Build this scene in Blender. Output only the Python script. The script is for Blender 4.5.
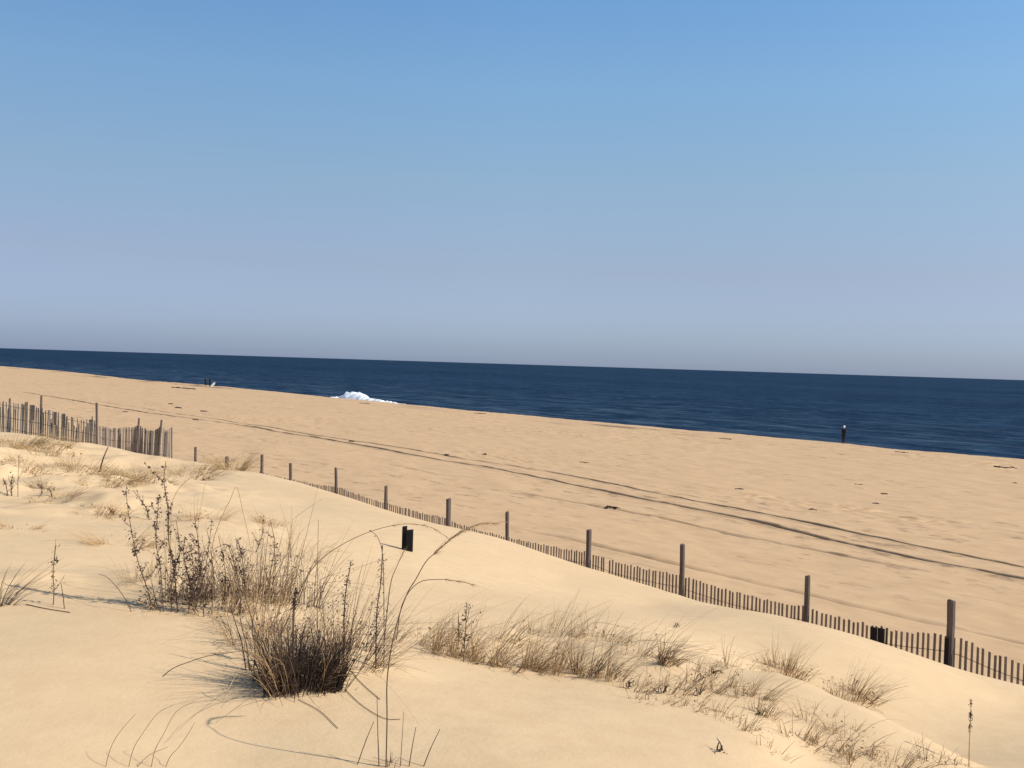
import bpy, bmesh, math, random
import numpy as np
from mathutils import Vector, Matrix

for o in list(bpy.data.objects): bpy.data.objects.remove(o)
S = bpy.context.scene
C = S.collection
R = math.radians

# ---------------------------------------------------------------- camera
EYE = 8.5                       # metres above the water
F = 1000.0                      # focal length in pixels of the 1024 px wide picture
pitch = math.atan(20.0 / F); roll = math.atan(32 / 1024)
fw = Vector((0, math.cos(pitch), -math.sin(pitch)))
u0 = Vector((0, math.sin(pitch), math.cos(pitch))); r0 = Vector((1, 0, 0))
RT = r0 * math.cos(roll) + u0 * math.sin(roll)
UP = -r0 * math.sin(roll) + u0 * math.cos(roll)
cam = bpy.data.cameras.new('camera'); co = bpy.data.objects.new('camera', cam); C.objects.link(co)
m = Matrix((RT, UP, -fw)).transposed().to_4x4(); m.translation = (0, 0, EYE)
co.matrix_world = m
cam.sensor_width = 36; cam.lens = F / 1024 * 36
cam.clip_start = 0.1; cam.clip_end = 80000
S.camera = co

# ---------------------------------------------------------------- sky, sun, exposure
SUN_EL = 39.0
SUN_AZ_VEC = Vector((1.0, -0.27, 0)).normalized()        # where the sun stands (to the right, a little behind)
w = bpy.data.worlds.new('World'); S.world = w; w.use_nodes = True
nt = w.node_tree; bg = nt.nodes['Background']
sky = nt.nodes.new('ShaderNodeTexSky'); sky.sky_type = 'NISHITA'; sky.sun_disc = False
sky.sun_elevation = R(SUN_EL)
sky.sun_rotation = math.atan2(SUN_AZ_VEC.x, SUN_AZ_VEC.y)
sky.altitude = 0; sky.air_density = 1.0; sky.dust_density = 0.6; sky.ozone_density = 3.0
hsv = nt.nodes.new('ShaderNodeHueSaturation'); hsv.inputs['Saturation'].default_value = 1.0
nt.links.new(sky.outputs[0], hsv.inputs['Color'])
# the air of that day: greyer blue low over the sea, deeper blue higher up
tc = nt.nodes.new('ShaderNodeTexCoord'); sx = nt.nodes.new('ShaderNodeSeparateXYZ'); nt.links.new(tc.outputs['Generated'], sx.inputs[0])
cr = nt.nodes.new('ShaderNodeValToRGB'); nt.links.new(sx.outputs['Z'], cr.inputs[0])
STOPS = [(0.0, (.60, .735, 1.24)), (0.016, (.579, .697, 1.118)), (.094, (.851, .77, .888)), (.178, (1.047, 1.026, .989)), (.264, (1.108, 1.242, 1.222)), (.345, (1.019, 1.28, 1.378)), (.8, (.95, 1.05, 1.1))]
el = cr.color_ramp.elements
while len(el) < len(STOPS): el.new(.5)
for e_, (p_, c_) in zip(el, STOPS): e_.position = p_; e_.color = (*c_, 1)
mu = nt.nodes.new('ShaderNodeMix'); mu.data_type = 'RGBA'; mu.blend_type = 'MULTIPLY'; mu.inputs[0].default_value = 1; mu.clamp_result = False
nt.links.new(hsv.outputs[0], mu.inputs[6]); nt.links.new(cr.outputs[0], mu.inputs[7]); cx = nt.nodes.new('ShaderNodeMapRange'); cx.inputs[1].default_value = -.5; cx.inputs[2].default_value = .5; nt.links.new(sx.outputs['X'], cx.inputs[0])
cr2 = nt.nodes.new('ShaderNodeValToRGB'); nt.links.new(cx.outputs[0], cr2.inputs[0]); e2 = cr2.color_ramp.elements; e2.new(.5)
for e_, (p_, c_) in zip(e2, [(0, (.80, .80, .83)), (.5, (1, 1, 1)), (1, (1.04, 1.03, 1.02))]): e_.position = p_; e_.color = (*c_, 1)
mu2 = nt.nodes.new('ShaderNodeMix'); mu2.data_type = 'RGBA'; mu2.blend_type = 'MULTIPLY'; mu2.inputs[0].default_value = 1
nt.links.new(mu.outputs[2], mu2.inputs[6]); nt.links.new(cr2.outputs[0], mu2.inputs[7]); nt.links.new(mu2.outputs[2], bg.inputs['Color'])
bg.inputs['Strength'].default_value = 0.085
sl = bpy.data.lights.new('sun', 'SUN'); sl.energy = 3.8; sl.angle = R(0.53); sl.color = (1, 0.93, 0.82)
so = bpy.data.objects.new('sun', sl); C.objects.link(so)
d = Vector((SUN_AZ_VEC.x * math.cos(R(SUN_EL)), SUN_AZ_VEC.y * math.cos(R(SUN_EL)), math.sin(R(SUN_EL))))
so.rotation_euler = d.to_track_quat('Z', 'Y').to_euler(); so.location = (0, 0, 60)
S.view_settings.view_transform = 'Standard'; S.view_settings.look = 'None'
S.view_settings.exposure = 0.57; S.view_settings.gamma = 1.0
S.view_settings.use_curve_mapping = False
S.render.resolution_x = 1024; S.render.resolution_y = 768

# ---------------------------------------------------------------- helpers
def ray(px, py):
    u = (px - 512) / F; v = (384 - py) / F
    return fw + RT * u + UP * v
def atZ(px, py, Y):
    r = ray(px, py); return Vector((0, 0, EYE)) + r * (Y / r.y)
DS = Vector((-0.63, 0.776, 0)).normalized(); DN = Vector((DS.y, -DS.x, 0))      # along the shore, towards the sea
def sp(v): return v.dot(DS), v.dot(DN)
def at_drop(px, py, drop):
    r = ray(px, py); return Vector((0, 0, EYE)) + r * (drop / -r.z)

def tag(o, label=None, cat=None, group=None, kind=None):
    if label: o['label'] = label
    if cat: o['category'] = cat
    if group: o['group'] = group
    if kind: o['kind'] = kind
    return o
def empty(name, loc, label, cat, group=None):
    o = bpy.data.objects.new(name, None); o.empty_display_size = 0.2; C.objects.link(o); o.location = loc
    return tag(o, label, cat, group)
def link_mesh(name, verts, faces, mat, parent=None, smooth=False, mats=None, midx=None):
    me = bpy.data.meshes.new(name)
    if parent is not None:
        pl = parent.location
        verts = [(v[0] - pl[0], v[1] - pl[1], v[2] - pl[2]) for v in verts]
    me.from_pydata([tuple(v) for v in verts], [], faces); me.update()
    for mm in (mats or [mat]): me.materials.append(mm)
    if midx is not None: me.polygons.foreach_set('material_index', midx)
    if smooth: me.polygons.foreach_set('use_smooth', [True] * len(me.polygons))
    o = bpy.data.objects.new(name, me); C.objects.link(o)
    if parent is not None: o.parent = parent
    return o

# value noise in numpy
def vnoise(x, y, seed=0):
    xi = np.floor(x).astype(np.int64); yi = np.floor(y).astype(np.int64)
    fx = x - xi; fy = y - yi
    fx = fx * fx * fx * (fx * (fx * 6 - 15) + 10); fy = fy * fy * fy * (fy * (fy * 6 - 15) + 10)
    def h(a, b):
        n = (a * 374761393 + b * 668265263 + seed * 974634777) & 0xffffffff
        n = ((n ^ (n >> 13)) * 1274126177) & 0xffffffff
        n = n ^ (n >> 16)
        return (n & 0xffff) / 32767.5 - 1
    return (h(xi, yi) * (1 - fx) + h(xi + 1, yi) * fx) * (1 - fy) + (h(xi, yi + 1) * (1 - fx) + h(xi + 1, yi + 1) * fx) * fy
def ss(a, b, x):
    t = np.clip((x - a) / (b - a), 0, 1); return t * t * (3 - 2 * t)

# ---------------------------------------------------------------- the lie of the sand
CP = [(512,768,4.2),(0,768,4.05),(250,768,4.1),(1024,768,7.3),(300,690,4.95),(100,620,6.2),(0,620,6.25),(0,680,5.05),
 (400,690,5.1),(512,700,5.4),(640,768,4.7),(760,745,5.6),(900,768,6.0),(640,705,6.0),(820,752,6.1),
 (795,680,7.6),(871,711,7.1),(925,738,6.75),(1000,720,9.2),(900,690,9.4),(810,655,9.8),(1024,705,10.4),(960,690,10.3),
 (710,690,6.9),(650,650,7.9),(640,618,9.6),(650,605,12),(750,640,10),
 (560,655,7.3),(560,605,9.8),(560,580,12.3),(430,650,6.3),(430,600,8.5),(430,560,11),
 (300,600,7.4),(300,540,10.5),(300,505,14.5),(200,600,7.0),(200,540,9.5),(200,505,12.8),(200,478,17.6),
 (100,560,8.2),(100,500,12.5),(100,468,18.6),(0,560,8.1),(0,500,12),(0,463,18)]
CREST = [(0,439,28.5),(60,449,27.5),(100,455,26.5),(172,465,24.5),(240,474,21),(281,481,19.5),(318,490,18.5),(356,501,17.3),(396,515,16.4),
 (444,530,15.6),(499,545,15.1),(549,560,14.7),(612,577,14.2),(662,591,13.8),(767,618,13.2),(849,641,12.7),(911,657,12.4),(990,678,11.9),(1023,686,11.7),(1120,715,11.0)]
PF = 13.6
pts = []
CP = [(x_, y_, z_ * (1 - (.1 if z_ < 8 else .05) * min(1, max(0, (x_ - 440) / 220))) * (1 - .07 * min(1, max(0, (300 - x_) / 300))) * (1 - (.07 if z_ > 8 else 0) * min(1, max(0, (x_ - 640) / 300)))) for x_, y_, z_ in CP]
CREST = [(x_, y_, z_ * (1 - .14 * min(1, max(0, (x_ - 600) / 350)))) for x_, y_, z_ in CREST]
for a in CP[:]:
    if a[:2] in ((795,680),(871,711),(925,738)):          # lee side of the ridge on the right
        v = atZ(*a); q = v * 1.09; pts.append((q.x, q.y, EYE - v.z + .33)); q = v * 1.05; pts.append((q.x, q.y, EYE - v.z + .17))
for a in CP + CREST:
    v = atZ(*a); pts.append((v.x, v.y, EYE - v.z))
crest_sp = []
for a in CREST:
    v = atZ(*a); s_, p_ = sp(v); crest_sp.append((s_, p_))
    q = v + DN * 1.5; pts.append((q.x, q.y, EYE - v.z + (0.95 if a[0] > 200 else 0.6)))
crest_sp.sort()
# sides, outside the frame
pts += [(-3, 1.5, 1.62), (0, 1.5, 1.62), (3, 1.5, 1.8), (-12, 8, 1.6), (-22, 20, 2.7), (-17, 27, 2.75), (9, 6, 3.3), (7, 3, 2.9), (12, 9, 4.4)]
pts = np.array(pts)
def fmap(x, y):
    r = np.sqrt(x * x + y * y) + 1.0
    ang = np.arctan2(x, y)
    ang = np.clip(ang, -1.3, 1.5)
    return ang * 1.7, np.log(r)
PX, PY = fmap(pts[:, 0], pts[:, 1])
def tphi(d2): return 0.5 * d2 * np.log(d2 + 1e-12)
n_ = len(pts)
K = tphi((PX[:, None] - PX[None]) ** 2 + (PY[:, None] - PY[None]) ** 2) + np.eye(n_) * 1e-4
A = np.zeros((n_ + 3, n_ + 3)); A[:n_, :n_] = K
A[:n_, n_] = 1; A[:n_, n_ + 1] = PX; A[:n_, n_ + 2] = PY; A[n_:, :n_] = A[:n_, n_:].T
SOL = np.linalg.solve(A, np.concatenate([pts[:, 2], np.zeros(3)]))
def tps(x, y):
    a, b = fmap(x, y)
    r = SOL[n_] + SOL[n_ + 1] * a + SOL[n_ + 2] * b
    for i in range(n_): r = r + SOL[i] * tphi((a - PX[i]) ** 2 + (b - PY[i]) ** 2)
    return r
csA = np.array([c[0] for c in crest_sp]); cpA = np.array([c[1] for c in crest_sp])
BP = np.array([(-60,4.9),(8,5.0),(15,5.55),(20,5.9),(28,6.2),(40,6.5),(60,6.8),(80,6.95),(90,6.99),(92,7.0),(93.2,7.1),(95,7.5),(100,8.1),(106,8.75),(120,9.8),(160,12),(260,14)])
def bprof(p):
    return (np.interp(p, BP[:, 0], BP[:, 1]) + np.interp(p - 0.8, BP[:, 0], BP[:, 1]) + np.interp(p + 0.8, BP[:, 0], BP[:, 1])) / 3
berm_px = [(0,366),(62,371),(140,380),(200,384.3),(255,389.5),(331,397.3),(406,404),(456,409),(511,414),(574,420),(637,425.5),(767,436.5),(843,443),(898,449.5),(1023,459),(1100,465)]
bs = sorted(sp(at_drop(x, y, 7.0)) for x, y in berm_px)
bsA = np.array([b[0] for b in bs]); bpA = np.array([b[1] for b in bs])
def beach_drop_raw(s, p):
    pb = np.interp(s, bsA, bpA)
    return bprof(p - (pb - 92) * ss(45, 88, p))
def hit_beach(px, py):
    r = ray(px, py); dr = 6.3
    for _ in range(12):
        v = Vector((0, 0, EYE)) + r * (dr / -r.z); s_, p_ = sp(v)
        dr = float(bprof(np.array([min(p_, 91)]))[0])
    return s_, p_
tr_up = [(167,412),(220,420),(291,431),(351,441),(381,444),(428,452.5),(471,460),(511,465.3),(569,475),(632,489),(687,500),(767,515),(868,536),(943,552),(1023,569.5)]
tr_lo = [(167,416),(220,422.5),(256,427.5),(301,436),(331,440),(356,443),(396,452.5),(456,462),(511,470.5),(574,486),(637,497.5),(702,510),(767,524),(843,542.5),(918,560),(993,575),(1023,581)]
tr3 = [(330,452),(420,470),(527,495),(587,504),(627,510),(667,520),(712,530),(768,542),(868,562),(943,575),(1023,592)]
tr4 = [(640,556),(768,586),(849,603),(882,610),(1024,644)]
tr5 = [(0,385),(60,390),(95,393),(120,396)]
def curve(tr, deg=4):
    q = np.array([hit_beach(*t) for t in tr]); q = q[q[:, 0].argsort()]
    return q[:, 0], q[:, 1]
T1, T2, T3, T4 = curve(tr_up), curve(tr_lo), curve(tr3), curve(tr4)
def smooth_interp(s, T, k=2.5):
    return sum(np.interp(s + o * k, T[0], T[1]) for o in (-2, -1, 0, 1, 2)) / 5
def track_c(s): return (smooth_interp(s, T1) + smooth_interp(s, T2)) / 2

# hummocky places: (px, py, Y, radius m, height m)
HUM = []
_r = random.Random(4)
for (px, py, Y, rr, hh) in [(185,600,7,.5,.07),(235,600,6.8,.4,.06),(150,590,7.2,.4,.05),(330,640,5.6,.35,.07),(265,600,6.5,.5,.07),(370,650,5.6,.25,.05),
     (30,590,6.9,.35,.06),(60,480,14,1.0,.12),(20,470,15,1.2,.15),(150,490,14,1.1,.12),(220,520,10.5,.7,.07),(100,520,11,.8,.08),(130,470,17,1.2,.05),
     (190,490,14.5,1.,.1),(270,560,8.6,.5,.05),(510,650,7.2,.35,.06),(580,662,7.0,.4,.06),(460,645,7,.35,.05),(640,670,7.0,.3,.05),(720,690,7.1,.25,.06),(790,700,7.0,.3,.04),(690,665,7.6,.3,.04)]:
    v = atZ(px, py, Y); HUM.append((v.x, v.y, rr, hh))
RUT = {}
def drop_at(x, y, ruts=True):
    x = np.asarray(x, float); y = np.asarray(y, float)
    s = x * DS.x + y * DS.y; p = x * DN.x + y * DN.y
    pc = np.interp(s, csA, cpA)
    k = ss(pc + 0.9, pc + 6.0, p)
    b = beach_drop_raw(s, p)
    t = np.where(k < 1, 0, b)
    msk = k < 1
    if msk.any():
        tt = tps(x[msk], y[msk]); tt = np.clip(tt, 1.35, 6.0)
        r = np.sqrt(x[msk] ** 2 + y[msk] ** 2)
        n1 = vnoise(x[msk] / 1.3, y[msk] / 1.3, 1) * .018 + vnoise(x[msk] / .42, y[msk] / .42, 2) * .006
        gm = np.zeros_like(tt)
        for (hx, hy, rr, hh) in HUM:
            g = np.exp(-((x[msk] - hx) ** 2 + (y[msk] - hy) ** 2) / (rr * rr)); tt = tt - g * hh * .6; gm = np.maximum(gm, g)
        n2 = (vnoise(x[msk] / .23, y[msk] / .23, 3) * .6 + vnoise(x[msk] / .1, y[msk] / .1, 5) * .3 + np.abs(vnoise(x[msk] / .5, y[msk] / .5, 6))) * .034
        far = ss(9, 13, r) * (1 - .75 * ss(19, 25, r)) * (1 - ss(-1.5, 1.5, x[msk] + .33 * y[msk]))          # rough back of the dune on the left
        n3 = (vnoise(x[msk] / .9, y[msk] / .9, 7) + .5 * vnoise(x[msk] / .4, y[msk] / .4, 8)) * .13 * far
        t[msk] = tt - n1 - n2 * gm - n3
    bn = (vnoise(s / 6, p / 2.2, 11) * .05 + vnoise(s / 1.6, p / .9, 12) * .025 + vnoise(s / .7, p / .45, 13) * .014)
    tr = ss(0.05, .6, vnoise(s / 14, p / 6, 14))                                   # trampled patches
    bn = bn + tr * (np.abs(vnoise(s / .6, p / .5, 15)) - .35) * .11 * ss(38, 44, p) * (1 - ss(84, 92, p))
    bn = bn * (1 - ss(91, 95, p)) * ss(14, 18, p)
    dr = t * (1 - k) + (b - bn) * k
    shade_damp = np.zeros_like(dr)
    if ruts:
        for (T, wd, dp, lo, hi, sd) in ((T1, .17, .13, -20, 140, 21), (T2, .2, .18, -20, 170, 22), (T3, .19, .13, -20, 75, 23), (T4, .16, .09, -20, 30, 24)):
            c = smooth_interp(s, T) + vnoise(s / 3.1, s * 0, sd) * .05 + vnoise(s / .45, s * 0, sd + 40) * .03
            dd = (p - c)
            brk = .55 + .45 * ss(-.5, .2, vnoise(s / 4.5, s * 0 + 3.3, sd + 5))
            fade = ss(lo - 3, lo + 3, s) * (1 - ss(hi * .85, hi, s)) * brk
            if T is T3: fade = fade * ss(-.35, .25, vnoise(s / 7, s * 0 + 1.7, 31))
            ww = wd * (1 + .7 * ss(40, 95, s) * (1 if dp > .1 else 0)); g = 1 - ss(.45, 1, np.abs(dd) / ww)
            lip = np.exp(-((np.abs(dd) - wd * 1.5) / (.12)) ** 2) * .035
            tread = 1 + .25 * vnoise(s / .35, p / .2, sd + 9)
            dr = dr + fade * (g * dp * tread - lip * (dp / .13))
            shade_damp = np.maximum(shade_damp, g * fade * (1 if dp > .1 else .8) * (.8 + .4 * vnoise(s / .8, p / .3, sd + 60)))  # mask for darkening the ruts: painted shade together with damp sand
    return dr, shade_damp
def ground_z(x, y):
    return EYE - float(drop_at(np.array([x]), np.array([y]))[0][0])
def gp(px, py, y0=2.5, y1=200):
    """where the line of sight through this spot of the picture first meets the sand"""
    r = ray(px, py)
    Y = np.concatenate([np.arange(y0, 20, .04), np.arange(20, y1, .3)])
    x = r.x / r.y * Y; z = r.z / r.y * Y
    dz = -z - drop_at(x, Y)[0]
    i = np.argmax(dz > 0)
    if not (dz > 0).any():
        return gp(px, py + .4, y0, y1)
    if Y[i] * (r.x / r.y * DN.x + DN.y) > 101: return gp(px, py + .4, y0, y1)
    if i == 0: i = 1
    a = dz[i - 1] / (dz[i - 1] - dz[i] + 1e-12); yy = Y[i - 1] + (Y[i] - Y[i - 1]) * np.clip(a, 0, 1)
    return Vector((r.x / r.y * yy, yy, EYE + r.z / r.y * yy))

# ---------------------------------------------------------------- materials
def new_mat(name):
    mt = bpy.data.materials.new(name); mt.use_nodes = True
    return mt, mt.node_tree, mt.node_tree.nodes['Principled BSDF']
def N(nt, typ, **kw):
    n = nt.nodes.new(typ)
    for k, v in kw.items():
        if k in n.inputs: n.inputs[k].default_value = v
        else: setattr(n, k, v)
    return n
def mixc(nt, fac, a, b):
    mx = nt.nodes.new('ShaderNodeMix'); mx.data_type = 'RGBA'
    for sock, val in ((0, fac), (6, a), (7, b)):
        if isinstance(val, (tuple, float, int)): mx.inputs[sock].default_value = val if not isinstance(val, tuple) else (*val, 1)
        else: nt.links.new(val, mx.inputs[sock])
    return mx.outputs[2]
def ramp(nt, inp, a, b):
    mr = nt.nodes.new('ShaderNodeMapRange'); mr.inputs[1].default_value = a; mr.inputs[2].default_value = b
    nt.links.new(inp, mr.inputs[0]); return mr.outputs[0]

def sand_material():
    mt, nt, b = new_mat('sand')
    L = nt.links
    geo = N(nt, 'ShaderNodeNewGeometry'); pos = geo.outputs['Position']
    n1 = N(nt, 'ShaderNodeTexNoise', Scale=0.35, Detail=5.0, Roughness=.6); L.new(pos, n1.inputs['Vector'])
    n2 = N(nt, 'ShaderNodeTexNoise', Scale=5.0, Detail=6.0, Roughness=.65); L.new(pos, n2.inputs['Vector'])
    n3 = N(nt, 'ShaderNodeTexNoise', Scale=260.0, Detail=2.0, Roughness=.7); L.new(pos, n3.inputs['Vector'])
    n4 = N(nt, 'ShaderNodeTexNoise', Scale=38.0, Detail=3.0, Roughness=.6); L.new(pos, n4.inputs['Vector'])
    c = mixc(nt, ramp(nt, n1.outputs[0], .35, .68), SAND_A, SAND_B)
    c = mixc(nt, ramp(nt, n2.outputs[0], .40, .80), c, SAND_C)
    g = ramp(nt, n3.outputs[0], .34, .7)
    gm = N(nt, 'ShaderNodeMath', operation='MULTIPLY'); L.new(g, gm.inputs[0]); gm.inputs[1].default_value = .22
    c = mixc(nt, gm.outputs[0], c, (.30, .22, .13))
    v = N(nt, 'ShaderNodeTexVoronoi', Scale=9.0); L.new(pos, v.inputs['Vector'])
    sp_ = ramp(nt, v.outputs['Distance'], .045, .02)
    nmask = ramp(nt, n2.outputs[0], .52, .56)
    mm = N(nt, 'ShaderNodeMath', operation='MULTIPLY'); L.new(sp_, mm.inputs[0]); L.new(nmask, mm.inputs[1])
    c = mixc(nt, mm.outputs[0], c, (.12, .085, .055))
    at = N(nt, 'ShaderNodeAttribute', attribute_name='shade_damp')
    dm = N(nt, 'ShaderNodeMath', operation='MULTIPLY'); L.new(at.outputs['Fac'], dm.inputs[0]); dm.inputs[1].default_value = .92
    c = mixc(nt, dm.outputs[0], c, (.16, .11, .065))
    at2 = N(nt, 'ShaderNodeAttribute', attribute_name='wet')
    c = mixc(nt, at2.outputs['Fac'], c, (.20, .15, .10))
    # beach sand a touch greyer and coarser
    at3 = N(nt, 'ShaderNodeAttribute', attribute_name='beach')
    bn = N(nt, 'ShaderNodeTexNoise', Scale=1.1, Detail=7.0, Roughness=.72)
    mp = N(nt, 'ShaderNodeMapping'); mp.inputs['Rotation'].default_value = (0, 0, -math.atan2(DS.y, DS.x)); 
    mp2 = N(nt, 'ShaderNodeMapping'); mp2.inputs['Scale'].default_value = (.55, 1, 1)
    L.new(pos, mp.inputs['Vector']); L.new(mp.outputs[0], mp2.inputs['Vector']); L.new(mp2.outputs[0], bn.inputs['Vector'])
    bc = mixc(nt, ramp(nt, bn.outputs[0], .42, .72), BEACH_A, BEACH_B)
    ck = mixc(nt, at3.outputs['Fac'], c, bc)
    sc_ = N(nt, 'ShaderNodeTexNoise', Scale=1.6, Detail=4.0, Roughness=.6); L.new(mp2.outputs[0], sc_.inputs['Vector'])
    sb_ = N(nt, 'ShaderNodeTexNoise', Scale=.07, Detail=2.0); L.new(mp.outputs[0], sb_.inputs['Vector'])
    m1 = N(nt, 'ShaderNodeMath', operation='MULTIPLY'); L.new(ramp(nt, sc_.outputs[0], .57, .66), m1.inputs[0]); L.new(ramp(nt, sb_.outputs[0], .42, .58), m1.inputs[1])
    m2_ = N(nt, 'ShaderNodeMath', operation='MULTIPLY'); L.new(m1.outputs[0], m2_.inputs[0]); L.new(at3.outputs['Fac'], m2_.inputs[1])
    m3_ = N(nt, 'ShaderNodeMath', operation='MULTIPLY'); L.new(m2_.outputs[0], m3_.inputs[0]); m3_.inputs[1].default_value = .62
    ck = mixc(nt, m3_.outputs[0], ck, (.22, .145, .085))
    ck2 = mixc(nt, dm.outputs[0], ck, (.06, .036, .019))  # shade inside the ruts painted into the colour, along with damp sand
    ck3 = mixc(nt, at2.outputs['Fac'], ck2, (.17, .115, .07))
    L.new(ck3, b.inputs['Base Color'])
    b.inputs['Roughness'].default_value = .95; b.inputs['Specular IOR Level'].default_value = .15
    b1 = N(nt, 'ShaderNodeBump', Strength=.35, Distance=.004); L.new(n3.outputs[0], b1.inputs['Height'])
    b2 = N(nt, 'ShaderNodeBump', Strength=.22, Distance=.008); L.new(n4.outputs[0], b2.inputs['Height']); L.new(b1.outputs[0], b2.inputs['Normal'])
    b3 = N(nt, 'ShaderNodeBump', Strength=.2, Distance=.03); L.new(n2.outputs[0], b3.inputs['Height']); L.new(b2.outputs[0], b3.inputs['Normal'])
    L.new(b3.outputs[0], b.inputs['Normal'])
    return mt
SAND_A = (.65, .473, .279); SAND_B = (.61, .437, .254); SAND_C = (.575, .403, .230)
BEACH_A = (.535, .358, .202); BEACH_B = (.46, .30, .165)
M_SAND = sand_material()

def veg(name, a, b_, rough=.8):
    mt, nt, b = new_mat(name)
    geo = N(nt, 'ShaderNodeNewGeometry')
    n1 = N(nt, 'ShaderNodeTexNoise', Scale=28.0, Detail=3.0); nt.links.new(geo.outputs['Position'], n1.inputs['Vector'])
    rd = ramp(nt, geo.outputs['Random Per Island'], 0, 1)
    ad = N(nt, 'ShaderNodeMath', operation='MULTIPLY_ADD'); nt.links.new(n1.outputs[0], ad.inputs[0]); ad.inputs[1].default_value = .7
    md = N(nt, 'ShaderNodeMath', operation='MULTIPLY'); nt.links.new(rd, md.inputs[0]); md.inputs[1].default_value = .6
    nt.links.new(md.outputs[0], ad.inputs[2])
    nt.links.new(mixc(nt, ad.outputs[0], a, b_), b.inputs['Base Color'])
    b.inputs['Roughness'].default_value = rough; b.inputs['Specular IOR Level'].default_value = .2
    return mt
M_STRAW = veg('dry_straw', (.46, .33, .17), (.28, .18, .085))
M_TAN = veg('tan_grass', (.54, .36, .18), (.31, .195, .095))
M_BROWN = veg('brown_stem', (.18, .108, .064), (.07, .043, .028))
M_DARK = veg('dark_stem', (.085, .052, .036), (.03, .02, .015))
M_WEED = veg('weed_flecks', (.13, .075, .055), (.045, .028, .023))
M_LITTER = veg('leaf_litter', (.34, .24, .15), (.05, .035, .028))
M_PALE = veg('bleached_stem', (.62, .50, .33), (.45, .34, .2))
def wood(name, a, b_, sc=14):
    mt, nt, b = new_mat(name)
    geo = N(nt, 'ShaderNodeNewGeometry'); mp = N(nt, 'ShaderNodeMapping'); mp.inputs['Scale'].default_value = (1, 1, .12)
    nt.links.new(geo.outputs['Position'], mp.inputs['Vector'])
    n1 = N(nt, 'ShaderNodeTexNoise', Scale=float(sc), Detail=6.0, Roughness=.7); nt.links.new(mp.outputs[0], n1.inputs['Vector'])
    ad = N(nt, 'ShaderNodeMath', operation='MULTIPLY_ADD'); nt.links.new(geo.outputs['Random Per Island'], ad.inputs[0]); ad.inputs[1].default_value = .45
    r_ = ramp(nt, n1.outputs[0], .3, .75); sub = N(nt, 'ShaderNodeMath', operation='SUBTRACT'); nt.links.new(r_, sub.inputs[0]); sub.inputs[1].default_value = .2
    nt.links.new(sub.outputs[0], ad.inputs[2])
    nt.links.new(mixc(nt, ad.outputs[0], a, b_), b.inputs['Base Color'])
    bm_ = N(nt, 'ShaderNodeBump', Strength=.6, Distance=.006); nt.links.new(n1.outputs[0], bm_.inputs['Height']); nt.links.new(bm_.outputs[0], b.inputs['Normal'])
    b.inputs['Roughness'].default_value = .85; b.inputs['Specular IOR Level'].default_value = .2
    return mt
M_POST = wood('weathered_post', (.18, .14, .12), (.05, .04, .036))
M_PICK = wood('weathered_picket', (.26, .205, .155), (.12, .093, .074))
M_GREY = wood('grey_picket', (.38, .34, .285), (.16, .138, .115))
M_BLACK = wood('charred_board', (.018, .015, .015), (.008, .007, .008))
def plain(name, col, rough=.7, sc=20, v=.25):
    mt, nt, b = new_mat(name)
    geo = N(nt, 'ShaderNodeNewGeometry'); n1 = N(nt, 'ShaderNodeTexNoise', Scale=float(sc), Detail=4.0); nt.links.new(geo.outputs['Position'], n1.inputs['Vector'])
    nt.links.new(mixc(nt, n1.outputs[0], col, tuple(c * (1 - v) for c in col)), b.inputs['Base Color'])
    b.inputs['Roughness'].default_value = rough
    return mt
M_WIRE = plain('rusty_wire', (.06, .045, .04), .6)
M_NAVY = plain('navy_cloth', (.012, .014, .022), .9); M_BLK = plain('black_cloth', (.008, .008, .01), .9)
M_SKIN = plain('skin', (.45, .28, .2), .6); M_WHITE = plain('white_cloth', (.78, .78, .8), .8); M_HAIR = plain('dark_hair', (.03, .02, .015), .7)
M_FOAM = plain('sea_foam', (.74, .77, .80), .95, 2, .15)
M_WRACK = veg('seaweed', (.05, .03, .02), (.02, .013, .01))

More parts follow.
